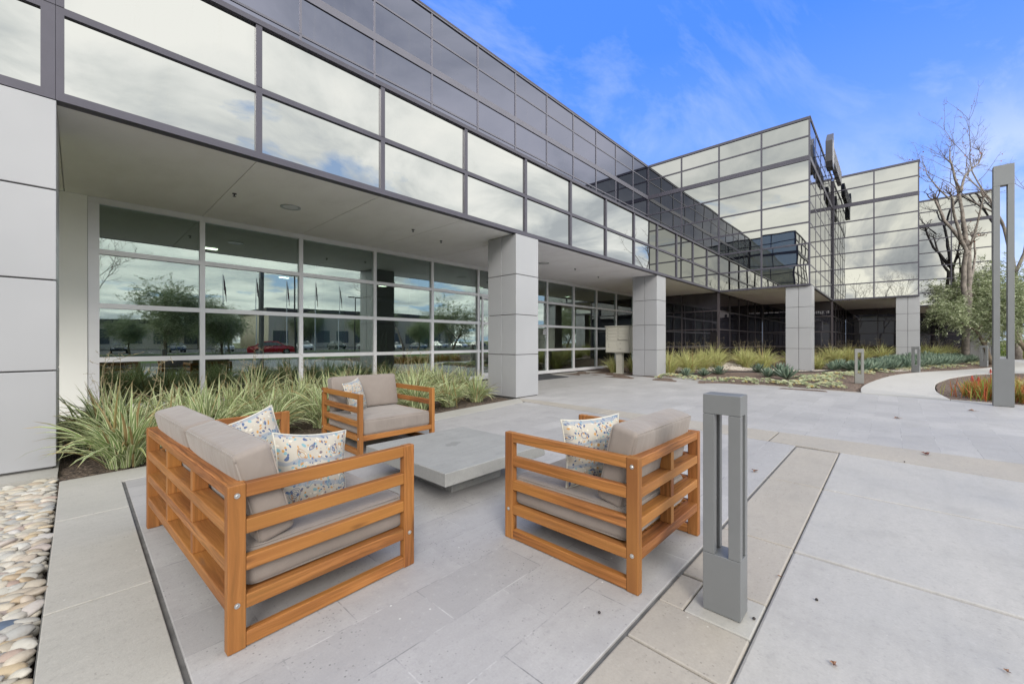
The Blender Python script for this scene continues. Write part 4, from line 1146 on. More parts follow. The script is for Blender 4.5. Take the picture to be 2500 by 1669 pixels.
# pale gravel strips
def gravel(name, poly, n_, z=.0):
    b = mb(); rs = random.Random(5)
    xs_ = [p[0] for p in poly]; ys_ = [p[1] for p in poly]
    def inside(x, y):
        c_ = False; j = len(poly)-1
        for i in range(len(poly)):
            if (poly[i][1] > y) != (poly[j][1] > y) and x < (poly[j][0]-poly[i][0])*(y-poly[i][1])/(poly[j][1]-poly[i][1])+poly[i][0]: c_ = not c_
            j = i
        return c_
    k = 0
    while k < n_:
        x = rs.uniform(min(xs_), max(xs_)); y = rs.uniform(min(ys_), max(ys_))
        if not inside(x, y): continue
        k += 1; s_ = rs.uniform(.02, .045); zz = bed_h(x, y)+s_*.2; a = rs.random()*3
        ca_, sa_ = math.cos(a)*s_, math.sin(a)*s_; q = len(b.v)
        b.v += [(x+ca_, y+sa_, zz), (x-sa_*.7, y+ca_*.7, zz), (x-ca_, y-sa_, zz), (x+sa_*.7, y-ca_*.7, zz), (x, y, zz+s_*.6)]
        for i0 in range(4): b.face([q+i0, q+(i0+1) % 4, q+4])
    o = b.build(name, 'pale_gravel'); o['kind'] = 'stuff'; o['label'] = 'pale gravel strip in front of the dark glass'; return o
gravel('gravel', [(16.0, 7.6), (21.9, 6.2), (21.9, 5.0), (20.0, 4.6), (24.0, 2.0), (24, 1.6), (19.5, 3.6), (18.6, 5.0), (16.0, 7.2)], 5000)
gravel('gravel', [(24.5, .3), (30, -1.1), (38, -3.4), (38, -3.9), (30, -1.9), (24.5, -.3)], 2500)
# thin dark metal edging strip
b = mb(); ed = [(15.6, 6.0), (17.6, 5.0), (19.4, 3.6), (21.9, 2.2), (23.5, 1.9)]
for a_, b__ in zip(ed, ed[1:]): b.tube((a_[0], a_[1], bed_h(*a_)+.03), (b__[0], b__[1], bed_h(*b__)+.03), .025, .025, 6)
o = b.build('edging_strip', 'curb_edge'); tag(o, 'thin dark edging strip between the gravel and the mulch', 'edging')

# aloe with red flowers, golden grass
def aloe_mesh(seed):
    rs = random.Random(seed); b = mb()
    for i in range(90):
        az = rs.random()*6.28; blade(b, (rs.gauss(0, .16), rs.gauss(0, .16), 0), az, R(rs.uniform(45, 88)), rs.uniform(.28, .5), .024, R(rs.uniform(-10, 25)), 4, min(1, max(0, rs.gauss(.45, .3))), .35)
    return b
alo = [aloe_mesh(500+k).build('leaves', 'aloe_leaf') for k in range(3)]
def aloe_flower(seed):
    rs = random.Random(seed); b = mb()
    for s_ in range(rs.choice((1, 2))):
        x, y, h_ = rs.gauss(0, .15), rs.gauss(0, .15), rs.uniform(.36, .46)
        b.tube((x, y, .1), (x+.02, y, h_), .006, .005, 5)
        for k in range(40):
            a = rs.random()*6.28; q = rs.random(); z_ = h_-.02+.10*q; r_ = .04*(1-q*.7)
            b.tube((x+.02, y, z_), (x+.02+r_*math.cos(a), y+r_*math.sin(a), z_-.03), .006, .007, 4)
    return b
apos = [(14.3, -1.5), (14.8, -1.55), (15.4, -1.7), (13.95, -1.75), (14.3, -1.8), (15.9, -1.75), (13.75, -2.2), (14.2, -2.35), (15.0, -2.15), (16.6, -2.1), (13.7, -2.8), (17.4, -2.4), (18.2, -2.3), (13.7, -3.4), (14.4, -3.1)]
for i, (x, y) in enumerate(apos):
    r = empty('aloe', (x, y, -.02), 0, 'orange tipped aloe clump in the red flower bed, %s outward from the tall light column' % ORD[i], 'aloe', 'aloe clumps in the flower bed')
    inst(alo[i % 3], 'leaves', (0, 0, 0), rnd.random()*6, rnd.uniform(.85, 1.1), r)
    if i % 3 == 0: aloe_flower(600+i).build('flower_spike', 'red_flower', r)
for o in alo: bpy.data.objects.remove(o)
def grass_mesh(seed, n, L, mt):
    rs = random.Random(seed); b = mb()
    for i in range(n):
        az = rs.random()*6.28; blade(b, (rs.gauss(0, .12), rs.gauss(0, .12), 0), az, R(rs.uniform(50, 85)), L*rs.uniform(.7, 1.1), .006, R(rs.uniform(60, 130)), 5, rs.random(), .1)
    return b
gg = grass_mesh(9, 420, .6, 0).build('golden_grass', 'gold_grass')
for i, (x, y, lab) in enumerate(((15.6, -2.5, 'tuft of fine golden grass behind the aloes, left of the tall light column'), (17.6, -3.2, 'tuft of fine golden grass directly behind the tall light column'), (15.6, -3.3, 'tuft of fine golden grass right of the tall light column'), (19.4, -4.0, 'farther tuft of fine golden grass right of the light column'))):
    o = inst(gg, 'golden_grass', (x, y, 0), rnd.random()*6, 1.1); tag(o, lab, 'grass', 'golden grass tufts')
bpy.data.objects.remove(gg)

# ------------------------------------------------------------------ trees
def bare_tree(name, loc, Hh, seed, label, group, r0=.28, leaves=30, lean=(0, 0), levels=4, zbase=0):
    rs = random.Random(seed); root = empty(name, loc, 0, label, 'tree', group)
    tr = mb(); tw = mb(); lf = mb()
    def grow(p, d, r, L_, lvl, b_):
        n = 5; pts = [p.copy()]; rad = [r]
        for k in range(n):
            d = (d+Vector((rs.gauss(0, .10), rs.gauss(0, .10), .05 if lvl > 0 else 0))).normalized()
            p = p+d*L_/n; pts.append(p.copy()); rad.append(r*(1-.42*(k+1)/n))
            if lvl >= 2 and rs.random() < .55:
                dd = (d+Vector((rs.gauss(0, .7), rs.gauss(0, .7), rs.gauss(.1, .5)))).normalized()
                if lvl < levels: grow(p, dd, rad[-1]*.5, L_*rs.uniform(.3, .5), max(lvl+1, levels), tw)
        b_.path(pts, rad, 9 if lvl < 2 else (6 if lvl < 3 else 4))
        if lvl >= levels:
            for q in range(3):
                e = pts[rs.randrange(2, n+1)]; dd = (d+Vector((rs.gauss(0, .8), rs.gauss(0, .8), rs.gauss(0, .6)))).normalized(); m_ = e+dd*rs.uniform(.12, .3)
                tw.tube(e, m_, .008, .005, 3, False); dd = (dd+Vector((rs.gauss(0, .5), rs.gauss(0, .5), .2))).normalized(); tw.tube(m_, m_+dd*.2, .005, .003, 3, False)
                if len(lf.f) < leaves and rs.random() < .5: leaf_quad(lf, m_, rs, .09, .07)
            return
        nb = {0: 3, 1: 2, 2: 2, 3: 3}.get(lvl, 2)
        a0 = rs.random()*6.28
        for q in range(nb):
            a = a0+q*6.283/nb+rs.gauss(0, .3); sp_ = {0: .36, 1: .42, 2: .55, 3: .7}.get(lvl, .7)*rs.uniform(.7, 1.2)
            dd = (d+Vector((math.cos(a)*sp_, math.sin(a)*sp_, 0))).normalized()
            grow(p, dd, rad[-1]*rs.uniform(.66, .86), L_*rs.uniform(.62, .82), lvl+1, tr if lvl < 2 else tw)
    grow(Vector((0, 0, -.1)), Vector((lean[0], lean[1], 1)).normalized(), r0, Hh*.34, 0, tr)
    tr.build('trunk', 'bark_white', root, smooth=True); tw.build('branches', 'twig', root, smooth=True)
    if lf.f: lf.build('dry_leaves', 'dry_leaf', root)
    return root
def leaf_quad(b, p, rs, L_, W_, dirv_=None):
    d = dirv_ or Vector((rs.gauss(0, 1), rs.gauss(0, 1), rs.gauss(0, .7))).normalized()
    s_ = d.cross(Vector((rs.gauss(0, 1), rs.gauss(0, 1), rs.gauss(0, 1)))).normalized()*W_/2
    q = len(b.v); p = Vector(p)
    b.v += [tuple(p), tuple(p+d*L_*.5-s_), tuple(p+d*L_), tuple(p+d*L_*.5+s_)]
    b.face([q, q+1, q+2, q+3], None, rs.random())
def olive_tree(loc, Hh, Rd, seed, label, group='olive trees', nleaf=15000, zlow=.25, LL=.10):
    rs = random.Random(seed); root = empty('olive_tree', loc, 0, label, 'tree', group)
    tr = mb(); cr = mb(); tips = []
    def limb(p, d, r, L_, lvl):
        pts = [p.copy()]; rad = [r]; n = 5
        for k in range(n):
            d = (d+Vector((rs.gauss(0, .16), rs.gauss(0, .16), .02))).normalized(); p = p+d*L_/n; pts.append(p.copy()); rad.append(r*(1-.5*(k+1)/n))
        tr.path(pts, rad, 7 if lvl < 2 else 4)
        if lvl >= 1: tips.extend(pts[2:])
        if lvl >= 3: return
        for q in range(3 if lvl else 4):
            a = rs.random()*6.28; s_ = rs.uniform(.5, .95); dd = (d+Vector((math.cos(a)*s_, math.sin(a)*s_, rs.uniform(-.25, .25)))).normalized()
            limb(p if q else pts[3], dd, rad[-1]*.75, L_*rs.uniform(.6, .85), lvl+1)
    limb(Vector((0, 0, -.1)), Vector((rs.gauss(0, .1), rs.gauss(0, .1), 1)).normalized(), Rd*.055, Hh*.33, 0)
    # fine sprays: each a drooping twig with leaves both sides
    cz = Hh*(.5+zlow*.5)
    nsp = nleaf//14
    for i in range(nsp):
        t = rs.choice(tips)
        p = t+Vector((rs.gauss(0, Rd*.17), rs.gauss(0, Rd*.17), rs.gauss(0, Rd*.15)))
        q = Vector((p.x/Rd, p.y/Rd, (p.z-cz)/(Hh*(1-zlow)/2)))
        if q.length > 1.12+.75*noise.noise(p*.8): continue
        out_ = Vector((p.x, p.y, (p.z-cz)*.8))
        d = (out_.normalized()*.7+Vector((rs.gauss(0, .6), rs.gauss(0, .6), rs.gauss(.05, .5)))).normalized()
        L_ = rs.uniform(.3, .6); e = p.copy()
        for k in range(14):
            d = (d+Vector((0, 0, -.045))+Vector((rs.gauss(0, .05), rs.gauss(0, .05), 0))).normalized(); e = e+d*L_/14
            s_ = d.cross(Vector((0, 0, 1))); s_ = (s_.normalized() if s_.length > .01 else Vector((1, 0, 0)))*(1 if k % 2 else -1)
            leaf_quad(cr, e, rs, LL*rs.uniform(.7, 1.2), LL*.24, (d*.6+s_*.7+Vector((0, 0, rs.gauss(.1, .4)))).normalized())
    tr.build('trunk', 'bark_olive', root, smooth=True); cr.build('crown', 'olive_leaf', root)
    return root
def skeleton_tree():
    rs = random.Random(6); X0, Y0 = 35.98, -3.2
    root = empty('sycamore_tree', (X0, Y0, .3), 0, 'tall bare sycamore with pale mottled bark in front of the last glass facade', 'tree', 'bare sycamore trees')
    fw = Vector((.73, .683, 0)); tr = mb(); tw = mb(); lf = mb(); bl = mb()
    LM = [
     ([(35.98, -3.18, .25), (36.02, -3.22, 1.82), (36.12, -3.32, 3.45), (36.14, -3.35, 4.97), (36.09, -3.3, 6.71)], .25, .18, 0),
     ([(36.09, -3.3, 6.71), (36.02, -3.22, 7.8), (35.94, -3.14, 8.88), (35.83, -3.02, 10.3), (35.67, -2.85, 11.49), (35.54, -2.7, 12.36), (35.61, -2.78, 13.01)], .17, .03, .3),
     ([(36.07, -3.27, 6.9), (35.76, -2.94, 7.8), (35.54, -2.7, 8.66), (35.35, -2.51, 9.97)], .15, .09, .8),
     ([(36.05, -3.25, 2.6), (35.83, -3.02, 4.65), (35.77, -2.96, 5.84), (35.7, -2.88, 6.71), (35.39, -2.55, 7.36), (35.17, -2.31, 8.23), (34.91, -2.03, 8.99), (34.76, -1.87, 9.64)], .20, .06, -.9),
     ([(36.12, -3.33, 6.8), (36.24, -3.46, 7.8), (36.26, -3.48, 8.88), (36.24, -3.46, 9.64)], .10, .04, -.6),
     ([(36.14, -3.36, 6.9), (36.43, -3.66, 7.42)], .09, .07, .2),
     ([(35.83, -3.02, 10.3), (35.98, -3.18, 10.84), (36.17, -3.38, 11.27), (36.58, -3.81, 11.81), (36.87, -4.13, 12.08), (37.13, -4.41, 12.68), (37.09, -4.37, 13.01)], .10, .025, .7),
     ([(36.12, -3.32, 11.16), (36.09, -3.3, 11.7), (36.24, -3.46, 11.87)], .05, .02, -.2),
     ([(35.83, -3.02, 10.2), (35.46, -2.62, 10.84), (35.17, -2.31, 11.7), (34.87, -1.99, 11.87), (34.65, -1.75, 11.98)], .08, .02, -.7),
     ([(35.35, -2.51, 9.75), (35.09, -2.23, 10.29), (34.83, -1.95, 10.94), (34.68, -1.79, 11.38), (34.72, -1.83, 11.9)], .07, .015, .5),
     ([(34.83, -1.95, 10.78), (34.42, -1.51, 10.84), (34.2, -1.3, 11.1)], .03, .012, .1),
     ([(36.14, -3.35, 4.9), (36.35, -3.58, 5.3), (36.58, -3.81, 5.95), (36.72, -3.97, 7.36), (36.69, -3.93, 7.9)], .11, .04, .6),
    ]
    def twig(b_, p, d, r, L_, lvl):
        pts = [p.copy()]; n = 4
        for k in range(n):
            d = (d+Vector((rs.gauss(0, .22), rs.gauss(0, .22), rs.gauss(.06, .16)))).normalized(); p = p+d*L_/n; pts.append(p.copy())
        b_.path(pts, [r*(1-.6*k/n) for k in range(n+1)], 4)
        if rs.random() < .10: leaf_quad(lf, p, rs, .10, .08)
        if lvl > 0:
            for q in range(rs.choice((2, 3))):
                twig(b_, pts[rs.randrange(1, n+1)], (d+Vector((rs.gauss(0, .7), rs.gauss(0, .7), rs.gauss(.1, .5)))).normalized(), r*.55, L_*rs.uniform(.55, .85), lvl-1)
    for pts, r0, r1, dep in LM:
        n = len(pts); P_ = []
        for k in range(n-1):
            a = Vector(pts[k]); c_ = Vector(pts[k+1]); m_ = 4
            for q in range(m_):
                t = (k+q/m_)/(n-1); p = a.lerp(c_, q/m_)+fw*dep*t
                p += Vector((noise.noise(p*1.3), noise.noise(p*1.3+Vector((9, 0, 0))), 0))*.05; P_.append(p-Vector((X0, Y0, .3)))
        P_.append(Vector(pts[-1])+fw*dep-Vector((X0, Y0, .3)))
        N_ = len(P_); rr_ = [(r0+(r1-r0)*(k/(N_-1)))*(1+.10*noise.noise(P_[k]*2.1)) for k in range(N_)]
        tr.path(P_, [q*.70 for q in rr_], 10)
        if r0 < .26:
            for k in range(N_//3, N_):
                if rs.random() < (.6 if r1 < .05 else .12):
                    dd = (P_[k]-P_[k-1]).normalized()+Vector((rs.gauss(0, .6), rs.gauss(0, .6), rs.gauss(.2, .4)))
                    twig(tw, P_[k].copy(), dd.normalized(), min(.018, rr_[k]*.45), rs.uniform(.3, .6), 1)
            for q in range(4): twig(tw, P_[-1].copy(), ((P_[-1]-P_[-2]).normalized()+Vector((rs.gauss(0, .6), rs.gauss(0, .6), .2))).normalized(), r1*.6, rs.uniform(.4, .7), 2)
    tr.build('trunk', 'bark_white', root, smooth=True); tw.build('branches', 'twig', root, smooth=True); lf.build('dry_leaves', 'dry_leaf', root)
skeleton_tree()
bare_tree('sycamore_tree', (41.5, -5.9, .3), 16.0, 12, 'bare sycamore behind the tall light column at the right edge', 'bare sycamore trees', .25, 30)
olive_tree((33.8, -3.95, .2), 5.6, 2.35, 3, 'grey green olive tree in front of the white pier, left of the tall light column', nleaf=24000, zlow=.16, LL=.15)
olive_tree((38.5, -6.2, .2), 7.2, 3.2, 8, 'grey green olive tree right of the tall light column at the picture edge', nleaf=34000, zlow=.2, LL=.17)
# clipped hedge and ornamental grasses far right
def hedge(x0, x1, y0, y1, h, n, seed, lab, name='hedge', mt='hedge_leaf', LL=.10):
    rs = random.Random(seed); b = mb()
    for i in range(n):
        x, y = rs.uniform(x0, x1), rs.uniform(y0, y1); f = rs.choice((0, 1, 2))
        z_ = h*(.85+.25*noise.noise(Vector((x*1.1, y*1.1, seed))))*(1-rs.random()**3 if rs.random() < .6 else rs.random())
        leaf_quad(b, (x, y, z_), rs, LL, LL*.45)
    o = b.build(name, mt); tag(o, lab, name.replace('_', ' ')); return o
hedge(46, 66, -9.0, -7.3, 1.5, 9000, 3, 'low green hedge along the far side of the path', LL=.16)
hedge(62, 64.5, -7.2, -3, 2.4, 5000, 4, 'taller bright green hedge at the end of the path', 'tall_hedge', LL=.18)
hg = grass_mesh(19, 300, .9, 0).build('grass_tuft', 'gold_grass')
for i in range(7):
    x, y = 44.3+i*1.5, -7.5-.25*(i % 2)
    o = inst(hg, 'grass_tuft', (x, y, 0), rnd.random()*6, 1.2); tag(o, 'ornamental grass tuft in front of the far hedge, %s from the near end' % ORD[i], 'grass', 'grass tufts by the far hedge')
bpy.data.objects.remove(hg)
for i, (x, y, h_, lab) in enumerate(((70, -10, 9, 'green broadleaf tree beyond the end of the hedge'), (78, -16, 11, 'larger green broadleaf tree in the far distance right of the building'), (66, -14, 8, 'round green tree behind the low hedge'))):
    olive_tree((x, y, 0), h_, h_*.42, 40+i, lab, 'distant trees beyond the hedge', 6000, .15, .22)
# plants and things reflected in the glass
olive_tree((3.5, -11.5, 0), 5.3, 2.2, 21, 'small olive tree on the lawn, mirrored in the left lobby window', 'olive trees', 44000, .06, .12)
olive_tree((22.2, -8.2, 0), 5.6, 2.6, 22, 'small olive tree mirrored in the lobby window next to the first pier', 'olive trees', 30000, .06, .12)
bare_tree('bare_tree', (.2, -12.0, 0), 7.5, 31, 'bare tree mirrored at the left end of the lobby windows', 'bare trees on the lawn', .12, 0)
bare_tree('bare_tree', (19.8, -11.5, 0), 8.5, 33, 'bare tree mirrored in the lobby window beside the first pier', 'bare trees on the lawn', .14, 10)
for i, (x, y, sd) in enumerate(((-24, -3, 51), (-25, 1.5, 52), (-23, 5.5, 53), (-27, -8, 54), (-22, 10, 55))):
    bare_tree('bare_tree', (x, y, 0), 12.5, sd, 'bare tree mirrored in the low panes of the end facades, %s of five' % ORD[i], 'bare trees west of the patio', .18, 20)

_ot = [o for o in bpy.data.objects if o.name.startswith('olive_tree') and abs(o.location.x-3.5) < .1][0]
for i, (x, y, sc_) in enumerate(((-6, -43, 1.1), (4, -44, 1.0), (13.5, -43.5, 1.2), (33, -43, 1.4), (43, -44, 1.3), (-22, -92, 2.2), (-2, -91, 2.0), (18, -92, 2.3), (38, -82, 2.0), (55, -82, 2.4), (72, -82, 2.0))):
    t_ = copy_tree(_ot); t_.location = (x, y, -.1); t_.scale = (sc_, sc_, sc_*.9); t_.rotation_euler = (0, 0, i*1.3)
    t_['group'] = 'trees around the mirrored car park'
    t_['label'] = 'olive tree on the strip before the mirrored car park, %s from the left' % ORD[i] if i < 5 else 'large tree in front of the mirrored low buildings, %s from the left' % ORD[i-5]
t_ = copy_tree(_ot); t_.location = (6.9, -14.0, 0); t_.scale = (.85, .85, .85); t_.rotation_euler = (0, 0, 2)
t_['label'] = 'smaller olive tree on the lawn, mirrored in the second lobby window'
def car(loc, rz, paint, label):
    r = empty('parked_car', loc, rz, label, 'car', 'cars parked across the street')
    b = mb(); prof = [(-2.2, .30), (-2.25, .62), (-2.1, .86), (-1.55, .93), (-.95, 1.36), (-.3, 1.44), (.5, 1.40), (1.15, .98), (1.95, .84), (2.2, .62), (2.22, .32)]
    n = len(prof); ws = [.86, .88, .86, .82, .66, .62, .64, .82, .84, .84, .82]
    for sgn in (-1, 1):
        for (x, z_), w_ in zip(prof, ws): b.v.append((x, sgn*w_, z_))
    b.face(list(range(n))); b.face([n+i for i in reversed(range(n))])
    for i in range(n): j = (i+1) % n; b.face([i, n+i, n+j, j][::-1])
    b.build('body', paint, r, bevel=.06, seg=3)
    b = mb()
    q = [(-1.45, .95), (-.93, 1.31), (-.3, 1.385), (.47, 1.35), (1.05, 1.0)]
    for sgn in (-1, 1):
        k = len(b.v); ww = [.835, .70, .655, .675, .82]
        b.v += [(x, sgn*(w_+.012), z_) for (x, z_), w_ in zip(q, ww)]; b.face([k+i for i in range(5)] if sgn < 0 else [k+i for i in reversed(range(5))])
    b.v += [(1.17, -.78, 1.0), (1.17, .78, 1.0), (.55, .60, 1.40), (.55, -.60, 1.40)]; k = len(b.v)-4; b.face([k, k+1, k+2, k+3])
    b.v += [(-1.56, -.76, .96), (-1.56, .76, .96), (-1.0, .60, 1.37), (-1.0, -.60, 1.37)]; k = len(b.v)-4; b.face([k+3, k+2, k+1, k])
    b.build('windows', 'far_window', r)
    for x in (-1.35, 1.35):
        for s_ in (-1, 1):
            b = mb(); b.tube((x, s_*.68, .32), (x, s_*.90, .32), .32, .32, 20); wl = b.build('wheel', 'rubber', r)
            b = mb(); b.tube((x, s_*.85, .32), (x, s_*.908, .32), .21, .19, 14); b.build('rim', 'rim_metal', wl)
    for s_ in (-1, 1):
        b = mb(); b.box(2.14, 2.23, s_*.62-.14, s_*.62+.14, .6, .72); b.build('headlight', 'white_paint', r)
    return r
for nm, c_ in (('paint_red', srgb(176, 30, 44)), ('paint_white', srgb(226, 226, 226)), ('paint_silver', srgb(160, 164, 168)), ('paint_black', srgb(30, 32, 36)), ('paint_blue', srgb(60, 74, 96))):
    principled(nm, c_, .2, .1)
    MATS[nm].node_tree.nodes['Principled BSDF'].inputs['Coat Weight'].default_value = .7
car((14.6, -30.0, -.09), R(12), 'paint_red', 'red car on the street, mirrored in the second lobby window')
cl = ['white', 'silver', 'black', 'blue', 'white', 'silver', 'white', 'black', 'silver', 'white', 'blue', 'silver', 'white', 'black']
for i, c_ in enumerate(cl):
    car((-8+i*5.8, -54.5, -.08), R(90+rnd.gauss(0, 1.5)), 'paint_'+c_, '%s parked car in the mirrored car park row, %s from the left end' % (c_, ORD[i]))
def lamp_post(x, y, label, h_=8.4):
    r = empty('street_lamp', (x, y, 0), 0, label, 'street lamp', 'street lamps across the lawn')
    b = mb(); b.tube((0, 0, -.1), (0, 0, h_), .09, .07, 10); b.build('pole', 'black_metal', r)
    for s_ in (-1, 1):
        b = mb(); b.box(s_*.1 if s_ > 0 else -1.1, 1.1 if s_ > 0 else -.1, -.18, .18, h_-.12, h_+.05); b.build('lamp_head', 'black_metal', r, bevel=.03)
lamp_post(15.6, -25.8, 'double headed street lamp mirrored beside the red car'); lamp_post(30, -42, 'double headed street lamp farther off, mirrored next to the first pier')
def flagpole(x, y, i):
    r = empty('flagpole', (x, y, 0), 0, 'flagpole with a limp flag, mirrored in the lobby windows, %s from the left' % ORD[i], 'flagpole', 'flagpoles across the street')
    b = mb(); b.tube((0, 0, -.1), (0, 0, 10), .07, .04, 8); b.build('pole', 'frame_silver', r)
    b = mb(); n = 10
    for k in range(n+1):
        for j in range(7):
            z_ = 9.9-1.9*j/6-.8*(k/n)**2; b.v.append((.06+.26*k/n, .10*math.sin(k*1.3)+.03*j, z_-.9*k/n))
    for k in range(n):
        for j in range(6): a = k*7+j; b.face([a, a+7, a+8, a+1])
    b.build('flag', 'flag_cloth', r, smooth=True)
for i, (x, y) in enumerate(((12.5, -41.5), (16.2, -41.8), (20, -42), (23.9, -42.1), (27.6, -42.3))): flagpole(x, y, i)
def far_bldg(x0, x1, y0, y1, h_, label):
    r = empty('low_building', ((x0+x1)/2, (y0+y1)/2, 0), 0, label, 'building', 'low buildings beyond the car park')
    hx, hy = (x1-x0)/2, (y1-y0)/2
    b = mb(); b.box(-hx, hx, -hy, hy, -.1, h_); b.build('wall', 'far_building', r)
    b = mb(); b.box(-hx-.5, hx+.5, -hy-.5, hy+.5, h_, h_+.9); b.build('roof', 'far_roof', r)
    n = int((x1-x0)/5)
    for k in range(n):
        b = mb(); x = -hx+2.5+k*5; b.box(x-1.6, x+1.6, hy-.1, hy+.03, 1.0, min(h_-1, 4)); b.build('window', 'far_window', r)
far_bldg(-30, 25, -125, -95, 5.2, 'long low beige building with a dark roof beyond the car park')
far_bldg(30, 85, -110, -85, 8.5, 'taller pale building with a flat dark roof beyond the car park')
far_bldg(-140, -80, -60, 40, 8.5, 'low pale building far to the west')
# snake plants inside the lobby
sn = mb(); rs = random.Random(77)
for i in range(26): blade(sn, (rs.uniform(-.7, .7), rs.gauss(0, .12), .0), rs.random()*6.28, R(rs.uniform(78, 89)), rs.uniform(.9, 1.5), .09, R(8), 4, rs.random(), .2)
sp_ = sn.build('foliage', 'snake_leaf')
for x, y, lab in ((3.05, 11.6, 'snake plants in a trough inside the left lobby window'), (6.4, 12.6, 'snake plants in a trough inside the third lobby window'), (16.3, 11.4, 'snake plants in a trough inside the window above the mailbox unit'), (18.3, 11.4, 'snake plants in a trough at the right end of the lobby')):
    r = empty('snake_plant', (x, y, .03), 0, lab, 'potted plant', 'snake plants in the lobby')
    b = mb(); b.box(-.85, .85, -.22, .22, 0, .62 if x > 10 else .5); b.build('trough', 'lobby_wall', r, bevel=.01)
    inst(sp_, 'foliage', (0, 0, .62 if x > 10 else .5), 0, 1.0, r)
bpy.data.objects.remove(sp_)

# ------------------------------------------------------------------ river pebbles
def pebble_mesh(seed):
    rs = random.Random(seed); b = mb(); n, m_ = 12, 7
    ax, ay, az_ = rs.uniform(.040, .056), rs.uniform(.027, .036), rs.uniform(.014, .020)
    b.v.append((0, 0, -az_))
    for j in range(1, m_):
        th = -math.pi/2+math.pi*j/m_
        for i in range(n):
            ph = 2*math.pi*i/n; p = Vector((math.cos(ph)*math.cos(th), math.sin(ph)*math.cos(th), math.sin(th)))
            k = 1+.16*noise.noise(p*1.1+Vector((seed, 0, 0)))
            b.v.append((p.x*ax*k, p.y*ay*k, p.z*az_*k))
    b.v.append((0, 0, az_)); T_ = len(b.v)-1
    for i in range(n): b.face([0, 1+(i+1) % n, 1+i]); b.face([T_, T_-n+i, T_-n+(i+1) % n])
    for j in range(m_-2):
        for i in range(n): a = 1+j*n; b.face([a+i, a+(i+1) % n, a+n+(i+1) % n, a+n+i])
    return b
PB = [pebble_mesh(700+k) for k in range(10)]
PO = [p.build('pebble', 'pebble', smooth=True) for p in PB]
rs = random.Random(4); pts = []
y = 1.7; row = 0
while y < 5.86:
    x = -.17-(row % 2)*.03
    while x > -.082*y-.75:
        pts.append((x+rs.gauss(0, .006), y+rs.gauss(0, .006))); x -= .067
    y += .047; row += 1
stuff = mb(); cnt = 0; blue_done = False
for (x, y) in pts:
    vis = x > -.082*y-.05 and y > 2.2
    for layer in (0, 1):
        z_ = -.055+.026*layer+rs.uniform(0, .016); rz = rs.gauss(.1, .5) if layer else rs.random()*3; tx, ty = rs.gauss(0, .22), rs.gauss(0, .22)
        xx = x+rs.gauss(0, .008)+.02*(1-layer); s_ = rs.uniform(.9, 1.4)
        if vis and layer == 1 and cnt < 300:
            o = inst(PO[rs.randrange(10)], 'pebble', (min(xx, -.165), y, z_), rz, s_, None, tx, ty); cnt += 1
            if not blue_done and abs(y-3.05) < .06 and x < -.20:
                blue_done = True; tag(o, 'dark blue grey pebble among the pale ones at the left picture edge', 'pebble')
                o.scale = (1.3, 1.3, 1.3); o.data = o.data.copy(); o.data.materials[0] = M['blue_pebble']
            else: tag(o, 'smooth pale river pebble in the strip beside the concrete band', 'pebble', 'river pebbles at the left edge')
        else:
            src = PB[rs.randrange(10)]; Mx = Matrix.Translation((min(xx, -.17), y, z_)) @ Matrix.Rotation(rz, 4, 'Z') @ Matrix.Rotation(tx, 4, 'X')
            k = len(stuff.v); stuff.v += [tuple(Mx @ (Vector(v)*s_)) for v in src.v]
            for f in src.f: stuff.face([k+i for i in f])
o = stuff.build('river_pebbles', 'pebble', smooth=True); tag(o, 'bed of smooth river pebbles under and around the loose ones', None, None, 'stuff')
for o in PO: bpy.data.objects.remove(o)

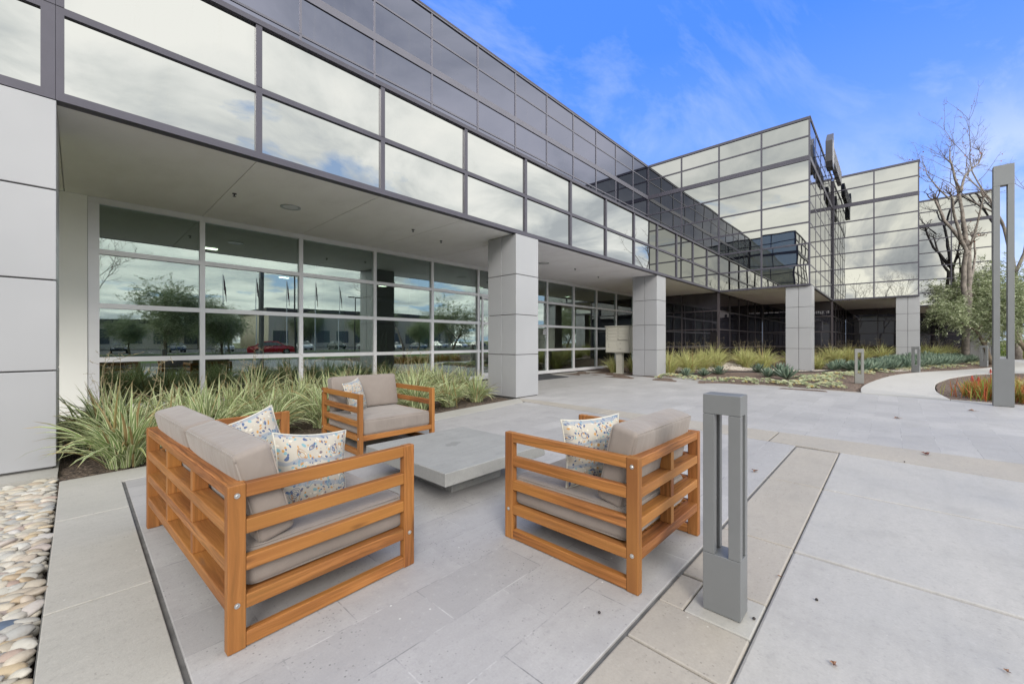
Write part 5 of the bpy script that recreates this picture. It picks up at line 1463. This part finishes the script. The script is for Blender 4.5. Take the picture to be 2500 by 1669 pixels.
# ------------------------------------------------------------------ litter on the ground
def dead_leaf(x, y, s_, mt, label, rz):
    b = mb(); out_l = []
    n = 15
    for i in range(n):
        t = 2*math.pi*i/n; r_ = s_*(1.0 if i % 3 == 0 else .45)
        out_l.append((r_*math.cos(t), r_*math.sin(t)*.8, .006+.45*s_*abs(math.sin(t*1.5))*(.6+.4*math.cos(t))))
    b.v = [(0, 0, .004)]+out_l
    for i in range(n): b.face([0, 1+i, 1+(i+1) % n])
    b.tube((0, 0, .005), (-s_*1.3, .2*s_, .012), .0015, .001, 4)
    o = b.build('fallen_leaf', mt, loc=(x, y, .006)); o.rotation_euler = (0, 0, rz); tag(o, label, 'leaf')
dead_leaf(6.67, -.29, .055, 'leaf_red', 'dark red curled leaf on the concrete strip at the edge of the walk', .4)
dead_leaf(9.49, -.07, .06, 'leaf_brown', 'brown leaf lying on the walkway pavers near the middle', 2.2)
dead_leaf(11.48, -1.11, .07, 'leaf_brown', 'pale brown leaf on the pavers close to the tall light column', 1.2)
dead_leaf(4.63, 1.0, .045, 'leaf_brown', 'brown leaf on the patio stone seen behind the foreground bollard', 3.0)
dead_leaf(2.07, .17, .018, 'leaf_brown', 'tiny brown leaf scrap on the light slab in the bottom right', .6)
dead_leaf(2.488, -.33, .014, 'leaf_brown', 'faint brown scrap on the light slab near the right corner', .6)
dead_leaf(2.64, .452, .012, 'leaf_brown', 'tiny leaf in the joint right of the foreground bollard', 1.6)
dead_leaf(.98, 2.42, .03, 'leaf_red', 'red brown leaf under the sofa behind its lowest rail', 1.0)
dead_leaf(-.17, 3.35, .02, 'leaf_red', 'red leaf scrap lying on the river pebbles', 1.0) if 0 else None
for i, (x, y, lab) in enumerate(((2.53, .275, 'small dark round seed on the light slab right of the bollard'), (2.157, .47, 'small dark seed at the foot of the bollard'), (1.70, 1.02, 'small dark seed on the patio stone left of the near chair leg'), (6.09, -.1, 'small dark seed on the far edge of the light slab'))):
    b = mb(); n = 8
    b.path([(0, 0, .001), (0, 0, .003), (0, 0, .007), (0, 0, .011), (0, 0, .013)], [.002, .006, .0075, .005, .001], 8)
    o = b.build('seed', 'seed', loc=(x, y, .004), smooth=True); tag(o, lab, 'seed')
# interior leftover prototypes
print('objects', len(bpy.data.objects))

b = mb(); b.box(-1.0, -.14, 5.96, 7.2, -.2, -.004); o = b.build('footing', 'concrete_curb'); o['kind'] = 'structure'
for o in bpy.data.objects:
    l = o.get('label')
    if l and not 4 <= len(l.split()) <= 16: print('LABEL', len(l.split()), o.name, l)
